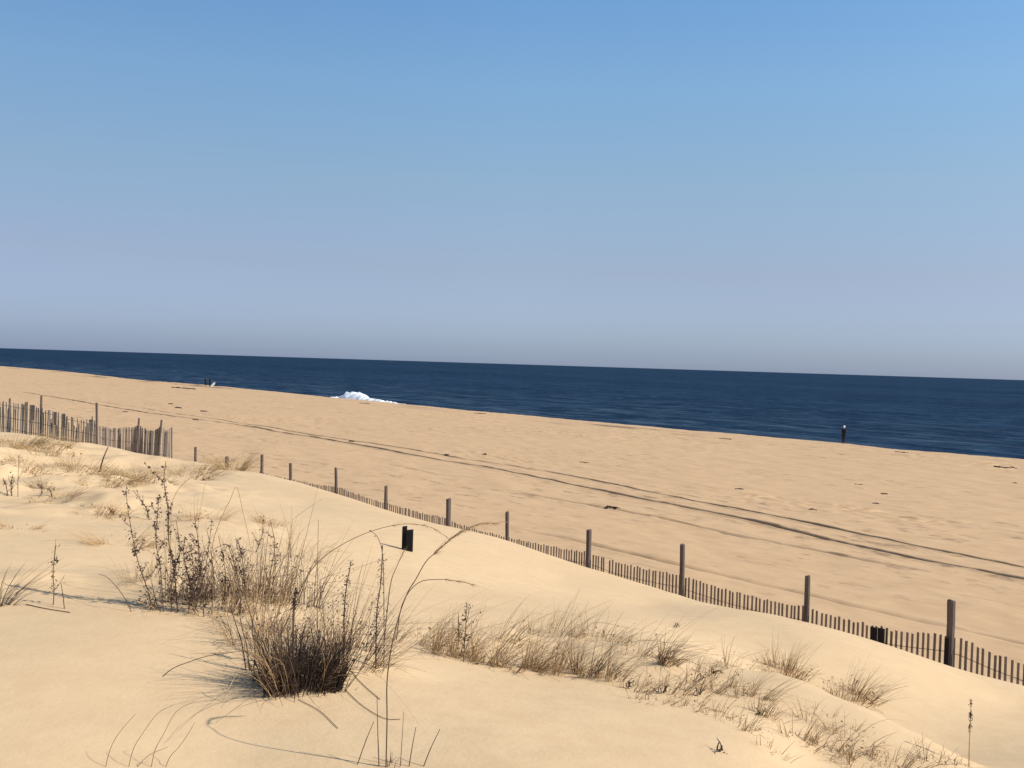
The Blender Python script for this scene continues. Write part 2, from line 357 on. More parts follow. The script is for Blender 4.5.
def water_material():
    mt, nt, b = new_mat('sea_water'); L = nt.links
    geo = N(nt, 'ShaderNodeNewGeometry')
    mp = N(nt, 'ShaderNodeMapping'); mp.inputs['Rotation'].default_value = (0, 0, -math.atan2(DS.y, DS.x))
    L.new(geo.outputs['Position'], mp.inputs['Vector'])
    mp2 = N(nt, 'ShaderNodeMapping'); mp2.inputs['Scale'].default_value = (.3, 1, 1); L.new(mp.outputs[0], mp2.inputs['Vector'])
    n1 = N(nt, 'ShaderNodeTexNoise', Scale=.10, Detail=8.0, Roughness=.68); L.new(mp2.outputs[0], n1.inputs['Vector'])
    n2 = N(nt, 'ShaderNodeTexNoise', Scale=.55, Detail=6.0, Roughness=.65); L.new(mp2.outputs[0], n2.inputs['Vector'])
    n3 = N(nt, 'ShaderNodeTexNoise', Scale=.006, Detail=5.0, Roughness=.6); L.new(mp2.outputs[0], n3.inputs['Vector'])
    c = mixc(nt, ramp(nt, n1.outputs[0], .35, .7), SEA_A, SEA_B)
    c = mixc(nt, ramp(nt, n3.outputs[0], .4, .65), c, SEA_C)
    n7 = N(nt, 'ShaderNodeTexNoise', Scale=.22, Detail=4.0, Roughness=.75); L.new(mp.outputs[0], n7.inputs['Vector'])
    n8 = N(nt, 'ShaderNodeTexNoise', Scale=.035, Detail=5.0, Roughness=.8); L.new(mp.outputs[0], n8.inputs['Vector'])
    r7 = N(nt, 'ShaderNodeMath', operation='MULTIPLY'); L.new(ramp(nt, n7.outputs[0], .5, .72), r7.inputs[0]); r7.inputs[1].default_value = .85
    c = mixc(nt, r7.outputs[0], c, (.035, .075, .125))  # light and dark of ripple facets put into the colour
    r8 = N(nt, 'ShaderNodeMath', operation='MULTIPLY'); L.new(ramp(nt, n8.outputs[0], .5, .7), r8.inputs[0]); r8.inputs[1].default_value = .6
    c = mixc(nt, r8.outputs[0], c, (.025, .06, .11))
    # lighter foam-streaked water close to the beach
    dv = N(nt, 'ShaderNodeVectorMath', operation='DOT_PRODUCT'); L.new(geo.outputs['Position'], dv.inputs[0]); dv.inputs[1].default_value = tuple(DN)
    mp3 = N(nt, 'ShaderNodeMapping'); mp3.inputs['Scale'].default_value = (.3, 1, 1); L.new(mp.outputs[0], mp3.inputs['Vector'])
    n5 = N(nt, 'ShaderNodeTexNoise', Scale=.16, Detail=7.0, Roughness=.7); L.new(mp3.outputs[0], n5.inputs['Vector'])
    ms = N(nt, 'ShaderNodeMath', operation='MULTIPLY'); L.new(ramp(nt, dv.outputs['Value'], 230, 110), ms.inputs[0]); L.new(ramp(nt, n5.outputs[0], .47, .68), ms.inputs[1])
    ms2 = N(nt, 'ShaderNodeMath', operation='MULTIPLY'); L.new(ms.outputs[0], ms2.inputs[0]); ms2.inputs[1].default_value = .75
    c = mixc(nt, ms2.outputs[0], c, (.075, .12, .165))
    L.new(c, b.inputs['Base Color'])
    b.inputs['Roughness'].default_value = .32; b.inputs['IOR'].default_value = 1.33
    b.inputs['Specular IOR Level'].default_value = 0
    b1 = N(nt, 'ShaderNodeBump', Strength=1.0, Distance=1.6); L.new(n1.outputs[0], b1.inputs['Height'])
    b2 = N(nt, 'ShaderNodeBump', Strength=1.0, Distance=.5); L.new(n2.outputs[0], b2.inputs['Height']); L.new(b1.outputs[0], b2.inputs['Normal'])
    L.new(b2.outputs[0], b.inputs['Normal'])
    gl = N(nt, 'ShaderNodeBsdfGlossy', Roughness=.3); L.new(b2.outputs[0], gl.inputs['Normal'])
    mxs = N(nt, 'ShaderNodeMixShader'); mxs.inputs[0].default_value = .055
    L.new(b.outputs[0], mxs.inputs[1]); L.new(gl.outputs[0], mxs.inputs[2]); L.new(mxs.outputs[0], nt.nodes['Material Output'].inputs['Surface'])
    return mt
SEA_A = (.001, .009, .028); SEA_B = (.016, .046, .092); SEA_C = (.002, .014, .038)
M_SEA = water_material()

# ---------------------------------------------------------------- setting: sand
def lines(*segs):
    out = [segs[0][0]]
    for a, b_, st in segs:
        n = max(1, int(round((b_ - a) / st))); out += list(a + (b_ - a) * (np.arange(1, n + 1) / n))
    return np.array(out)
VP0 = 36.0
pv = lines((-60, -10, 5), (-10, -1, .6), (-1, 9, .036), (9, 15, .1), (15, 34.4, .15), (34.4, 37.6, .04), (37.6, 46, .15), (46, 91, .3), (91, 96, .15), (96, 110, 1), (110, 260, 10))
grow = [420.0]
while grow[-1] < 3500: grow.append(grow[-1] * 1.03)
sv = np.concatenate([lines((-60, -8, 4), (-8, -1, .5), (-1, 9, .036), (9, 16, .06), (16, 40, .12), (40, 120, .3), (120, 420, 1.0)), np.array(grow[1:])])
SG, VG = np.meshgrid(sv, pv, indexing='ij')
wgt = 1 - ss(1.7, 11, np.abs(VG - VP0))
PG = VG + wgt * (track_c(SG) - VP0)
XG = SG * DS.x + PG * DN.x; YG = SG * DS.y + PG * DN.y
DG, SHADE_DMP = drop_at(XG.ravel(), YG.ravel())
co_ = np.stack([XG.ravel(), YG.ravel(), EYE - DG], 1).astype(np.float32)
ns, npv = SG.shape
idx = np.arange(ns * npv).reshape(ns, npv)
quads = np.stack([idx[:-1, :-1], idx[:-1, 1:], idx[1:, 1:], idx[1:, :-1]], -1).reshape(-1, 4)
me = bpy.data.meshes.new('sand')
me.vertices.add(len(co_)); me.vertices.foreach_set('co', co_.ravel())
me.loops.add(quads.size); me.loops.foreach_set('vertex_index', quads.ravel()[::1].astype(np.int32))
me.polygons.add(len(quads)); me.polygons.foreach_set('loop_start', np.arange(0, quads.size, 4, dtype=np.int32))
me.update(calc_edges=True)
me.polygons.foreach_set('use_smooth', np.ones(len(quads), bool))
sF = SG.ravel(); pF = PG.ravel()
a = me.attributes.new('shade_damp', 'FLOAT', 'POINT'); a.data.foreach_set('value', SHADE_DMP.astype(np.float32))
pbF = np.interp(sF, bsA, bpA)
wet = ss(0.3, 2.0, pF - pbF + .5 * vnoise(sF / 5, pF / 5, 41))
dark_patch = ss(-.05, .35, vnoise(sF / 7, pF / 1.0, 42)) * ss(-.1, .25, vnoise(sF / 26, pF / 9, 43)) * (1 - ss(1.5, 6, np.abs(pF - pbF + 4))) * .85
a = me.attributes.new('wet', 'FLOAT', 'POINT'); a.data.foreach_set('value', np.clip(wet + dark_patch, 0, 1).astype(np.float32))
pcF = np.interp(sF, csA, cpA)
a = me.attributes.new('beach', 'FLOAT', 'POINT'); a.data.foreach_set('value', ss(pcF + .5, pcF + 4, pF).astype(np.float32))
me.materials.append(M_SAND)
sand = bpy.data.objects.new('sand_ground', me); C.objects.link(sand); tag(sand, 'pale golden dune and beach sand with wheel tracks', 'sand', kind='structure')

# ---------------------------------------------------------------- setting: sea
def build_sea():
    q = list(np.arange(90, 260, .7)); 
    while q[-1] < 60000: q.append(q[-1] * 1.08)
    q = np.array(q)
    s1 = list(np.arange(-40, 520, 2.5)); t = s1[-1]
    while s1[-1] < 60000: s1.append(s1[-1] * 1.09)
    lo = [-40.0]
    while lo[-1] > -60000: lo.append(lo[-1] * 1.25 - 5)
    s1 = np.array(lo[::-1][:-1] + s1)
    A_, B_ = np.meshgrid(s1, q, indexing='ij')
    x = A_ * DS.x + B_ * DN.x; y = A_ * DS.y + B_ * DN.y
    am = (1 - ss(200, 260, B_))
    z = am * (  .10 * np.sin(B_ / 9 * 2 * math.pi + 2.5 * vnoise(A_ / 40, B_ / 40, 51)) * (.6 + .4 * vnoise(A_ / 25, B_ / 9, 52)) + .05 * vnoise(A_ / 4, B_ / 1.6, 53))
    n0, n1 = A_.shape; ix = np.arange(n0 * n1).reshape(n0, n1)
    fs = np.stack([ix[:-1, :-1], ix[:-1, 1:], ix[1:, 1:], ix[1:, :-1]], -1).reshape(-1, 4)
    o = link_mesh('sea_water', np.stack([x.ravel(), y.ravel(), z.ravel()], 1).tolist(), fs.tolist(), M_SEA, smooth=True)
    tag(o, 'dark blue sea reaching to the horizon', 'sea', kind='structure')
build_sea()

# breaking wave and its foam, lumpy solid crests
def foam_mound(name, px0, px1, drop_top, ht_px, p_off, seed, label):
    rnd = random.Random(seed)
    a = at_drop(px0, 400, 8.5); verts = []; faces = []
    def pp(px):       # point on the water beyond the berm at this column
        r = ray(px, 380); lo_, hi_ = 20, 900
        for _ in range(40):
            mid = (lo_ + hi_) / 2; s_, p_ = sp(Vector((r.x / r.y * mid, mid, 0)))
            if p_ > np.interp(s_, bsA, bpA) + p_off: hi_ = mid
            else: lo_ = mid
        return Vector((r.x / r.y * mid, mid, 0))
    nseg = max(12, int((px1 - px0) * 1.2)); K_ = 12
    for i in range(nseg + 1):
        u = i / nseg; px = px0 + (px1 - px0) * u; c = pp(px); h = ht_px(px) 
        for k in range(K_):
            t = k / (K_ - 1); ang = math.pi * t
            rr = 1 + .17 * float(vnoise(np.array([i * .45]), np.array([k * .8 + seed]), seed)[0])
            wv = DN * (-math.cos(ang) * 1.3 * max(h, .35) * rr)
            verts.append((c.x + wv.x, c.y + wv.y, -.25 + math.sin(ang) * (h + .25) * rr))
        if i:
            for k in range(K_ - 1):
                b0 = (i - 1) * K_ + k; faces.append((b0, b0 + 1, b0 + K_ + 1, b0 + K_))
    return link_mesh(name, verts, faces, M_FOAM, smooth=True)
o = foam_mound('surf_foam', 764, 783, 0, lambda x: .42, 5, 8, '')
tag(o, 'small white lick of surf on the beach crest left of the lone person', 'surf', kind='structure')
def bell(x, c, w_): return math.exp(-((x - c) / w_) ** 2)
o = foam_mound('breaking_wave', 341, 372, 0, lambda x: .2 + 1.75 * max(0, 1 - abs((x - 355) / 15) ** 2.6) ** .8, 10, 3, '')
tag(o, 'white plume of a wave breaking behind the beach crest', 'wave', kind='structure')
o = foam_mound('surf_foam', 366, 411, 0, lambda x: 1.45 - .62 * (x - 366) / 45, 6, 5, '')
tag(o, 'thin white line of surf right of the breaking wave', 'surf', kind='structure')
o = foam_mound('surf_foam', 318, 338, 0, lambda x: .75 + .4 * bell(x, 335, 4), 6, 6, '')
tag(o, 'thin white line of surf left of the breaking wave', 'surf', kind='structure')

# ---------------------------------------------------------------- fences
def box(verts, faces, c, ax, w_, d_, z0, z1, lean=0.0, leany=0.0, rnd=None, taper=1.0):
    """upright board: c ground point, ax unit vector of its width, from z0 to z1"""
    ay = Vector((-ax.y, ax.x, 0)); b0 = len(verts)
    for z, off, k in ((z0, 0, 1), (z1, 1, taper)):
        for sx, sy in ((-1, -1), (1, -1), (1, 1), (-1, 1)):
            j = rnd.uniform(-.012, .012) if (rnd and off) else 0
            v = Vector((c.x, c.y, z + j)) + ax * (sx * w_ / 2 * k + off * lean) + ay * (sy * d_ / 2 * k + off * leany)
            verts.append(tuple(v))
    for f in ((0, 3, 2, 1), (4, 5, 6, 7), (0, 1, 5, 4), (1, 2, 6, 5), (2, 3, 7, 6), (3, 0, 4, 7)): faces.append(tuple(b0 + i for i in f))
def tube(verts, faces, pts, rad, k=5, cap=True):
    b0 = len(verts); n = len(pts)
    for i, p in enumerate(pts):
        p = Vector(p); t = (Vector(pts[min(i + 1, n - 1)]) - Vector(pts[max(i - 1, 0)]))
        if t.length < 1e-9: t = Vector((0, 0, 1))
        t.normalize(); a_ = t.cross(Vector((0.31, 1, .17))).normalized(); b_ = t.cross(a_)
        r_ = rad[i] if isinstance(rad, (list, tuple)) else rad
        for j in range(k):
            th = 2 * math.pi * j / k; verts.append(tuple(p + (a_ * math.cos(th) + b_ * math.sin(th)) * r_))
        if i:
            for j in range(k):
                q = b0 + (i - 1) * k; faces.append((q + j, q + (j + 1) % k, q + k + (j + 1) % k, q + k + j))
    if cap:
        faces.append(tuple(b0 + j for j in range(k))[::-1]); faces.append(tuple(b0 + (n - 1) * k + j for j in range(k)))
def on_line(px, py, p):        # the point of plane p (parallel to the shore) seen here
    r = ray(px, py); return Vector((0, 0, EYE)) + r * (p / (r.x * DN.x + r.y * DN.y))
def round_post(parent, base, top, rad, rnd, mat=M_POST, name='post', sides=10):
    vs, fs = [], []
    n = 9; pts_, rr = [], []
    for i in range(n):
        t = i / (n - 1); pts_.append(base.lerp(top, t) + Vector((rnd.uniform(-1, 1), rnd.uniform(-1, 1), 0)) * rad * .08); rr.append(rad * (1.08 - .14 * t + rnd.uniform(-.05, .05)))
    pts_.append(top + Vector((0, 0, .006))); rr.append(rad * .8)
    tube(vs, fs, pts_, rr, sides)
    return link_mesh(name, vs, fs, mat, parent, smooth=False)

rnd = random.Random(11)
TOPL = [(252,470),(262,473.5),(286,479),(313,485),(336,487.5),(371,500),(396,507),(418,513.5),(444,518.5),(454,523.6),(479,531.5),(507,538.7),(537,545),(562,550),(585,552.5),(594,555.5),(619,564),(647,570),(677,576),(689,580),(719,590),(767,602),(802,607),(813,611.5),(836,618),(868,625),(887,630),(909,633),(941,636.5),(958,641),(990,655),(1023,667),(1060,678),(1110,690),(1300,748),(1560,826)]
tlx = [t[0] for t in TOPL]; tly = [t[1] for t in TOPL]
# px at the visible foot, top px, top py, radius in px
POSTS = [(1340,1340,682,5.2),(1125,1125,637,4.6),(951,951.5,601,4.1),(806.5,807.5,576,2.9),(682.5,682.5,545,2.7),(588.5,589,530,2.9),(509.5,507,512.5,2.0),(448.5,448.5,499,2.7),(386,386,486,1.8),(337.5,336,468,1.5),(291.5,290.5,463.5,1.6),(262,262,455,1.6),(228,227,457,1.9),(195,195.5,447.5,1.3)]
fence = empty('sand_fence', on_line(600, 600, PF), 'long half-buried picket fence with round posts running along the foot of the dune', 'fence')
fence.location.z = ground_z(fence.location.x, fence.location.y)
post_s = []
for i, (xb, xt, yt, rp) in enumerate(POSTS):
    pf = PF if xb > 240 else PF - .6
    top = on_line(xt, yt, pf); Y = top.y
    b_ = on_line(xb, yt + 60, pf)
    gz = ground_z(top.x, top.y)
    base = Vector((b_.x, b_.y, gz - .5)); k = (top.y)
    base = top + (Vector((b_.x, b_.y, 0)) - Vector((top.x, top.y, 0))) * 1.0; base.z = gz - .4
    round_post(fence, base, top, rp * Y / F, rnd)
    if xb > 240: post_s.append(sp(top)[0])
s0 = sp(on_line(1540, 820, PF))[0]; s1 = sp(on_line(256, 471, PF))[0]
cuts = sorted([s0] + post_s + [s1])
ss_px = np.array([sp(on_line(x, y, PF))[0] for x, y in TOPL]); zz = np.array([on_line(x, y, PF).z for x, y in TOPL])
o_ = ss_px.argsort(); ss_px = ss_px[o_]; zz = zz[o_]
wire_h = (.20, .60, 1.0)
for a_, b_ in zip(cuts[:-1], cuts[1:]):
    if b_ - a_ < .3: continue
    vs, fs = [], []; t = a_ + .03
    ws, wf = [], []
    lines_ = {h: [] for h in wire_h}
    while t < b_ - .01:
        z = float(np.interp(t, ss_px, zz)) + .0
        c = DS * t + DN * (PF + .09 + .03 * math.sin(t * 1.3)) 
        if rnd.random() > .015:
            box(vs, fs, c, DS, rnd.uniform(.033, .038), .009, z - 1.2, z + rnd.uniform(-.02, .015), rnd.uniform(-.009, .009), rnd.uniform(-.01, .01), rnd)
        for h in wire_h: lines_[h].append(c + Vector((0, 0, z - h - .02)) - DN * .009)
        t += rnd.gauss(.080, .0025)
    link_mesh('picket_panel', vs, fs, M_PICK, fence)
    for h in wire_h:
        ws, wf = [], []
        if len(lines_[h]) > 1: tube(ws, wf, lines_[h], .0045, 4); link_mesh('wire', ws, wf, M_WIRE, fence)
# two dark boards fixed to the long fence
for px, w_, yt in ((874.5, .10, 627.5), (882, .10, 629)):
    vs, fs = [], []
    c = on_line(px, yt, PF - .05); box(vs, fs, c, DS, w_, .03, c.z - .9, c.z, .01, 0, rnd)
    link_mesh('board', vs, fs, M_BLACK, fence)
vs, fs = [], []
c = on_line(947.5, 638, PF - .09); box(vs, fs, c, DS, .06, .03, c.z - .9, c.z, .0, 0, rnd)
link_mesh('board', vs, fs, M_BLACK, fence)

# upper left fences
def run(parent, key, pitch, mat, topf, botf, wr=(.028, .042), seed=1, jit=.04, skip=.0, name='picket_panel', wires=True, wh=(.12, .5, .85)):
    """key: list of (px, Y) giving the plan line; topf(px), botf(px): rows of the picture for its head and foot"""
    r_ = random.Random(seed); P = [Vector((atZ(x, topf(x), Y).x, Y, 0)) for x, Y in key]
    vs, fs = [], []; wl = {h: [] for h in wh}
    for (a_, A_), (b_, B_) in zip(zip(key[:-1], P[:-1]), zip(key[1:], P[1:])):
        Lg = (B_ - A_).length; ax = (B_ - A_).normalized(); n = int(Lg / pitch)
        for i in range(n):
            t = i / n; c = A_.lerp(B_, t) + Vector((0, .012 * (i % 2) + r_.uniform(-.003, .003), 0)); px = 512 + F * (c.x / c.y)
            for _ in range(4):
                q = atZ(px, topf(px), c.y); px += F * (c.x - q.x) / c.y
            z1 = atZ(px, topf(px), c.y).z; z0 = atZ(px, botf(px), c.y).z
            for h in wh: wl[h].append(Vector((c.x, c.y - .01, z1 + (z0 - z1) * h)))
            if r_.random() < skip: continue
            box(vs, fs, c, ax, r_.uniform(*wr), .01, z0 - .35, z1 + r_.uniform(-jit, jit), r_.uniform(-.03, .03), r_.uniform(-.03, .03), r_)
    link_mesh(name, vs, fs, mat, parent)
    if wires:
        for h in wh:
            ws, wf = [], []; tube(ws, wf, wl[h], .006, 4); link_mesh('wire', ws, wf, M_WIRE, parent)
def lin(*pp):
    xs = [p[0] for p in pp]; ys = [p[1] for p in pp]; return lambda x: float(np.interp(x, xs, ys))
f2 = empty('sand_fence', (atZ(50, 440, 28.6).x, 28.6, 0), 'grey weathered picket fence with uneven tops on the dune at the left edge', 'fence')
f2.location.z = ground_z(f2.location.x, f2.location.y)
topA = lin((-60, 396), (0, 401), (24, 405), (41, 408), (55, 412), (68, 416), (87, 420), (102, 424)); botA = lin((-60, 424), (0, 431), (24, 436), (41, 439), (62, 443), (83, 446), (102, 450))
run(f2, [(-70, 30.5), (0, 29.4), (55, 28.6), (99, 28.0)], .088, M_GREY, topA, botA, seed=3, skip=.06)
topA2 = lin((-60, 402), (0, 409), (10, 413), (26, 405), (34, 405), (45, 417), (60, 424), (66, 415), (75, 424), (86, 429), (92, 420), (99, 421)); 
run(f2, [(-70, 31.3), (0, 30.2), (55, 29.4), (99, 28.5)], .088, M_PICK, topA2, botA, seed=4, skip=.1, jit=.12, name='inner_picket_panel', wires=False)
for (xb, xt, yt, rp, Y) in ((10, 9.8, 398.5, 1.0, 29.6), (26, 25.8, 402.5, 1.0, 29.2), (40.5, 41.3, 396, 1.1, 28.8), (97.5, 96.7, 403, 1.15, 27.9)):
    top = atZ(xt, yt, Y); b_ = atZ(xb, yt + 45, Y); b_.z -= .4
    round_post(f2, b_, top, rp * Y / F, rnd, sides=8)
for px, y0, y1, w_ in ((55.5, 412, 425, .07), (64, 414, 428, .075), (91, 420, 432, .11), (33, 405, 420, .10)):
    vs, fs = [], []; Y = 28.4; q = atZ(px, y0, Y); box(vs, fs, q, Vector((1, 0, 0)), w_, .025, atZ(px, y1, Y).z, q.z, 0, 0, rnd)
    link_mesh('board', vs, fs, M_POST, f2)
f3 = empty('sand_fence', (atZ(137, 456, 28).x, 28, 0), 'short taut fence section of close-set grey pickets dipping between two posts', 'fence')
f3.location.z = ground_z(f3.location.x, f3.location.y)
topB = lin((101, 426), (111, 428.3), (133, 427.3), (139, 425), (144, 428.5), (150, 431), (156, 430), (161, 427), (165, 430.5), (171.6, 428)); botB = lin((101, 449), (111, 452), (135, 456.5), (159, 459), (172, 460))
M_MESH = wood('brown_grey_picket', (.27, .215, .175), (.20, .16, .135))
run(f3, [(101, 27.9), (136, 28.2), (150, 28.0), (161, 27.9), (172, 28.1)], .042, M_MESH, topB, botB, wr=(.041, .047), seed=6, jit=.012)
for (xb, xt, yt, rp) in ((136, 139, 418.5, 1.0), (158, 161.5, 420, 1.05), (172, 171.8, 427.5, .6)):
    top = atZ(xt, yt, 27.9); b_ = atZ(xb, yt + 40, 27.9); b_.z -= .3
    round_post(f3, b_, top, rp * 27.9 / F, rnd, sides=8)
# the lighter laths of the sagging part
M_LATH = plain('pale_lath_wood', (.42, .38, .33))
for px in (146.5, 151.5, 152.5, 165.5, 166.5):
    vs, fs = [], []
    q = atZ(px, topB(px), 27.95); z0 = atZ(px, botB(px), 27.95).z
    box(vs, fs, q, Vector((1, 0, 0)), .03, .012, z0 - .2, q.z - .02, .02, 0, rnd)
    link_mesh('pale_lath', vs, fs, M_LATH, f3)

# black stub standing on the dune slope
g = gp(407, 550); st = empty('stub_post', g, 'short black charred double post sticking out of the smooth dune slope', 'post')
k = g.y / F; vs, fs = [], []
box(vs, fs, g - Vector((2.9 * k, 0, 0)), Vector((1, 0, 0)), 4.6 * k, .05, g.z - .3, g.z + 23.5 * k, .0, 0, rnd); link_mesh('narrow_post', vs, fs, M_BLACK, st)
vs, fs = [], []
box(vs, fs, g + Vector((2.6 * k, -.03, 0)), Vector((1, 0, 0)), 6.6 * k, .06, g.z - .3, g.z + 20 * k, .0, 0, rnd); link_mesh('wide_post', vs, fs, M_BLACK, st)

# ---------------------------------------------------------------- plants
PITCHPX = lambda g: g.y / F
def blade(vs, fs, base, h, d0, bend, w_, rnd, n=6, k=3):
    pts_ = []
    kt = rnd.uniform(.35, .85); kk = rnd.random() < .3; kv = Vector((rnd.gauss(0, .7), rnd.gauss(0, .7), rnd.uniform(-1.1, -.1)))
    for i in range(n + 1):
        t = i / n
        p = base + (d0 * t + bend * t * t) * h
        if kk and t > kt: p = p + kv * (t - kt) * h
        pts_.append(p)
    rr = [w_ * .5 * (1 - .8 * (i / n) ** 1.5) for i in range(n + 1)]
    tube(vs, fs, pts_, rr, k, cap=False)
def tuft(parent_or_none, name, mat, centre, rx, ry, n, hpx, w_, lean=(0, 0), fan=.35, curl=.35, seed=0, root=.02):
    """blades of grass rising from an ellipse of sand round centre; heights given as seen in the picture"""
    r_ = random.Random(seed); vs, fs = [], []; k = centre.y / F
    sub_ = []
    for i in range(max(4, n // 14)):
        a_ = r_.uniform(0, 2 * math.pi); q = math.sqrt(r_.random()) * .95; sub_.append((math.cos(a_) * q, math.sin(a_) * q, r_.uniform(.5, 1.25)))
    for i in range(n):
        cx_, cy_, hk = r_.choice(sub_); dx = cx_ + r_.gauss(0, .13); dy = cy_ + r_.gauss(0, .13); q = min(1.1, math.hypot(dx, dy))
        x = centre.x + dx * rx; y = centre.y + dy * ry
        z = GZ(x, y) - root
        h = r_.uniform(*hpx) * k * (1 - .35 * q) * hk
        d0 = Vector((dx * fan + r_.gauss(0, .12) + lean[0] * .5, dy * fan + r_.gauss(0, .12) + lean[1] * .5, 1))
        ang = r_.uniform(0, 2 * math.pi); cm = curl * r_.random() ** 1.5
        bd = Vector((math.cos(ang) * cm + dx * fan * .6 + lean[0] * .6, math.sin(ang) * cm + dy * fan * .6 + lean[1], -cm * .55))
        if r_.random() < .12:      # broken over
            bd = bd * 1.8 + Vector((0, 0, -.6))
        blade(vs, fs, Vector((x, y, z)), h, d0, bd, w_ * r_.uniform(.6, 1.2), r_)
    return vs, fs
_gc = {}
def GZ(x, y):                      # sand height near a point, interpolated over a 6 cm lattice
    i = math.floor(x / .06); j = math.floor(y / .06); out = 0; fx = x / .06 - i; fy = y / .06 - j
    need = [(i + a, j + b) for a in (0, 1) for b in (0, 1)]
    miss = [q for q in need if q not in _gc]
    if miss:
        ii = np.arange(i - 4, i + 6); jj = np.arange(j - 4, j + 6); I, J = np.meshgrid(ii, jj, indexing='ij')
        dz = EYE - drop_at(I.ravel() * .06, J.ravel() * .06)[0]
        for a_, b_, z in zip(I.ravel().tolist(), J.ravel().tolist(), dz.tolist()): _gc[(a_, b_)] = z
    z = [_gc[q] for q in need]
    return (z[0] * (1 - fy) + z[1] * fy) * (1 - fx) + (z[2] * (1 - fy) + z[3] * fy) * fx
def spath(pts_, n=4):              # Catmull-Rom through points
    P = [Vector(p) for p in pts_]; P = [P[0] * 2 - P[1]] + P + [P[-1] * 2 - P[-2]]; out = []
    for i in range(1, len(P) - 2):
        for j in range(n):
            t = j / n; a_, b_, c_, d_ = P[i - 1], P[i], P[i + 1], P[i + 2]
            out.append(.5 * ((2 * b_) + (c_ - a_) * t + (2 * a_ - 5 * b_ + 4 * c_ - d_) * t * t + (3 * b_ - a_ - 3 * c_ + d_) * t ** 3))
    out.append(P[-2]); return out
def stem_path(pix, root, depth=0.0, fall=0.0):
    """pix from foot to tip; foot stands on the sand; the stem leans away by depth and back"""
    g = gp(*root); n = len(pix); out = [g - Vector((0, 0, .03))]
    for i, (x, y) in enumerate(pix[1:], 1):
        t = i / (n - 1); out.append(atZ(x, y, g.y + depth * t))
    return g, spath(out)
def flecks(vs, fs, path, r_, n, size, t0=.1, t1=1.0, spread=.02, droop=.3):
    m_ = len(path) - 1; cl = [t0 + (t1 - t0) * r_.random() for _ in range(max(3, n // 9))]
    for i in range(n):
        t = min(t1, max(t0, r_.choice(cl) + r_.gauss(0, .018))) if n > 20 else t0 + (t1 - t0) * r_.random(); f = t * m_; i0 = min(int(f), m_ - 1); p = path[i0].lerp(path[i0 + 1], f - i0)
        p = p + Vector((r_.gauss(0, spread), r_.gauss(0, spread), r_.gauss(0, spread)))
        a_ = Vector((r_.uniform(-1, 1), r_.uniform(-1, 1), r_.uniform(-1, 1) - droop)).normalized() * size * r_.uniform(.5, 1.3)
        b_ = a_.cross(Vector((r_.uniform(-1, 1), r_.uniform(-1, 1), r_.uniform(-1, 1)))).normalized() * size * r_.uniform(.08, .28)
        k0 = len(vs); vs += [tuple(p - a_ * .5), tuple(p + b_), tuple(p + a_ * .5), tuple(p - b_)]; fs.append((k0, k0 + 1, k0 + 2)); fs.append((k0, k0 + 2, k0 + 3))
def plume(vs, fs, path, r_, n, ln, w_, t0=.6, t1=1.0):
    m_ = len(path) - 1
    for i in range(n):
        t = t0 + (t1 - t0) * r_.random(); f = t * m_; i0 = min(int(f), m_ - 1); p = path[i0].lerp(path[i0 + 1], f - i0)
        d_ = (path[min(i0 + 1, m_)] - path[i0]).normalized() + Vector((r_.gauss(0, .25), r_.gauss(0, .25), r_.gauss(0, .25) - .1))
        tube(vs, fs, [p, p + d_ * ln * r_.uniform(.4, 1)], [w_, w_ * .3], 3, cap=False)

def stalk(pix, label, name='weed_stalk', cat='dry weed', group=None, thick=1.1, fl=60, fsize=.024, depth=.05, seed=0, mat=None, fmat=None, plm=0, side=0, t0=.1, spread=.012, pl_len=.05):
    r_ = random.Random(seed * 7 + 1); g, path = stem_path(pix, pix[0], depth); k = g.y / F
    root = empty(name, g, label, cat, group)
    vs, fs = [], []; n = len(path); tube(vs, fs, path, [thick * k * .5 * (1 - .55 * i / n) for i in range(n)], 5)
    for j in range(side):            # short side twigs
        f = r_.uniform(.25, .85) * (n - 1); i0 = int(f); p = path[i0]; dd = Vector((r_.uniform(-1, 1), r_.uniform(-.6, .6), r_.uniform(.5, 1.3))).normalized() * r_.uniform(.06, .16)
        tw = [p, p + dd * .55, p + dd + Vector((0, 0, .02))]; tube(vs, fs, tw, [.3 * thick * k, .25 * thick * k, .12 * thick * k], 3)
        if fl: 
            v2, f2_ = LV; flecks(v2, f2_, tw, r_, max(2, fl // 12), fsize, 0, 1, spread * .6)
    link_mesh('stem', vs, fs, mat or M_BROWN, root)
    vs2, fs2 = LV
    if fl: flecks(vs2, fs2, path, r_, int(fl * .75), fsize, t0, 1.0, spread)
    if vs2: tag(link_mesh('dead_leaves', vs2, fs2, fmat or M_WEED, root), kind='stuff')
    vs2.clear(); fs2.clear()
    if fl >= 40:
        v4, f4 = [], []; flecks(v4, f4, path, r_, fl // 5, fsize * 1.1, t0 * .6, .9, spread * 1.3); tag(link_mesh('pale_leaves', v4, f4, M_LITTER if fmat is None else fmat, root), kind='stuff')
    if plm:
        v3, f3_ = [], []; plume(v3, f3_, path, r_, plm, pl_len, .0011, .62, 1); link_mesh('seed_head', v3, f3_, M_TAN, root)
    return root
LV = ([], [])

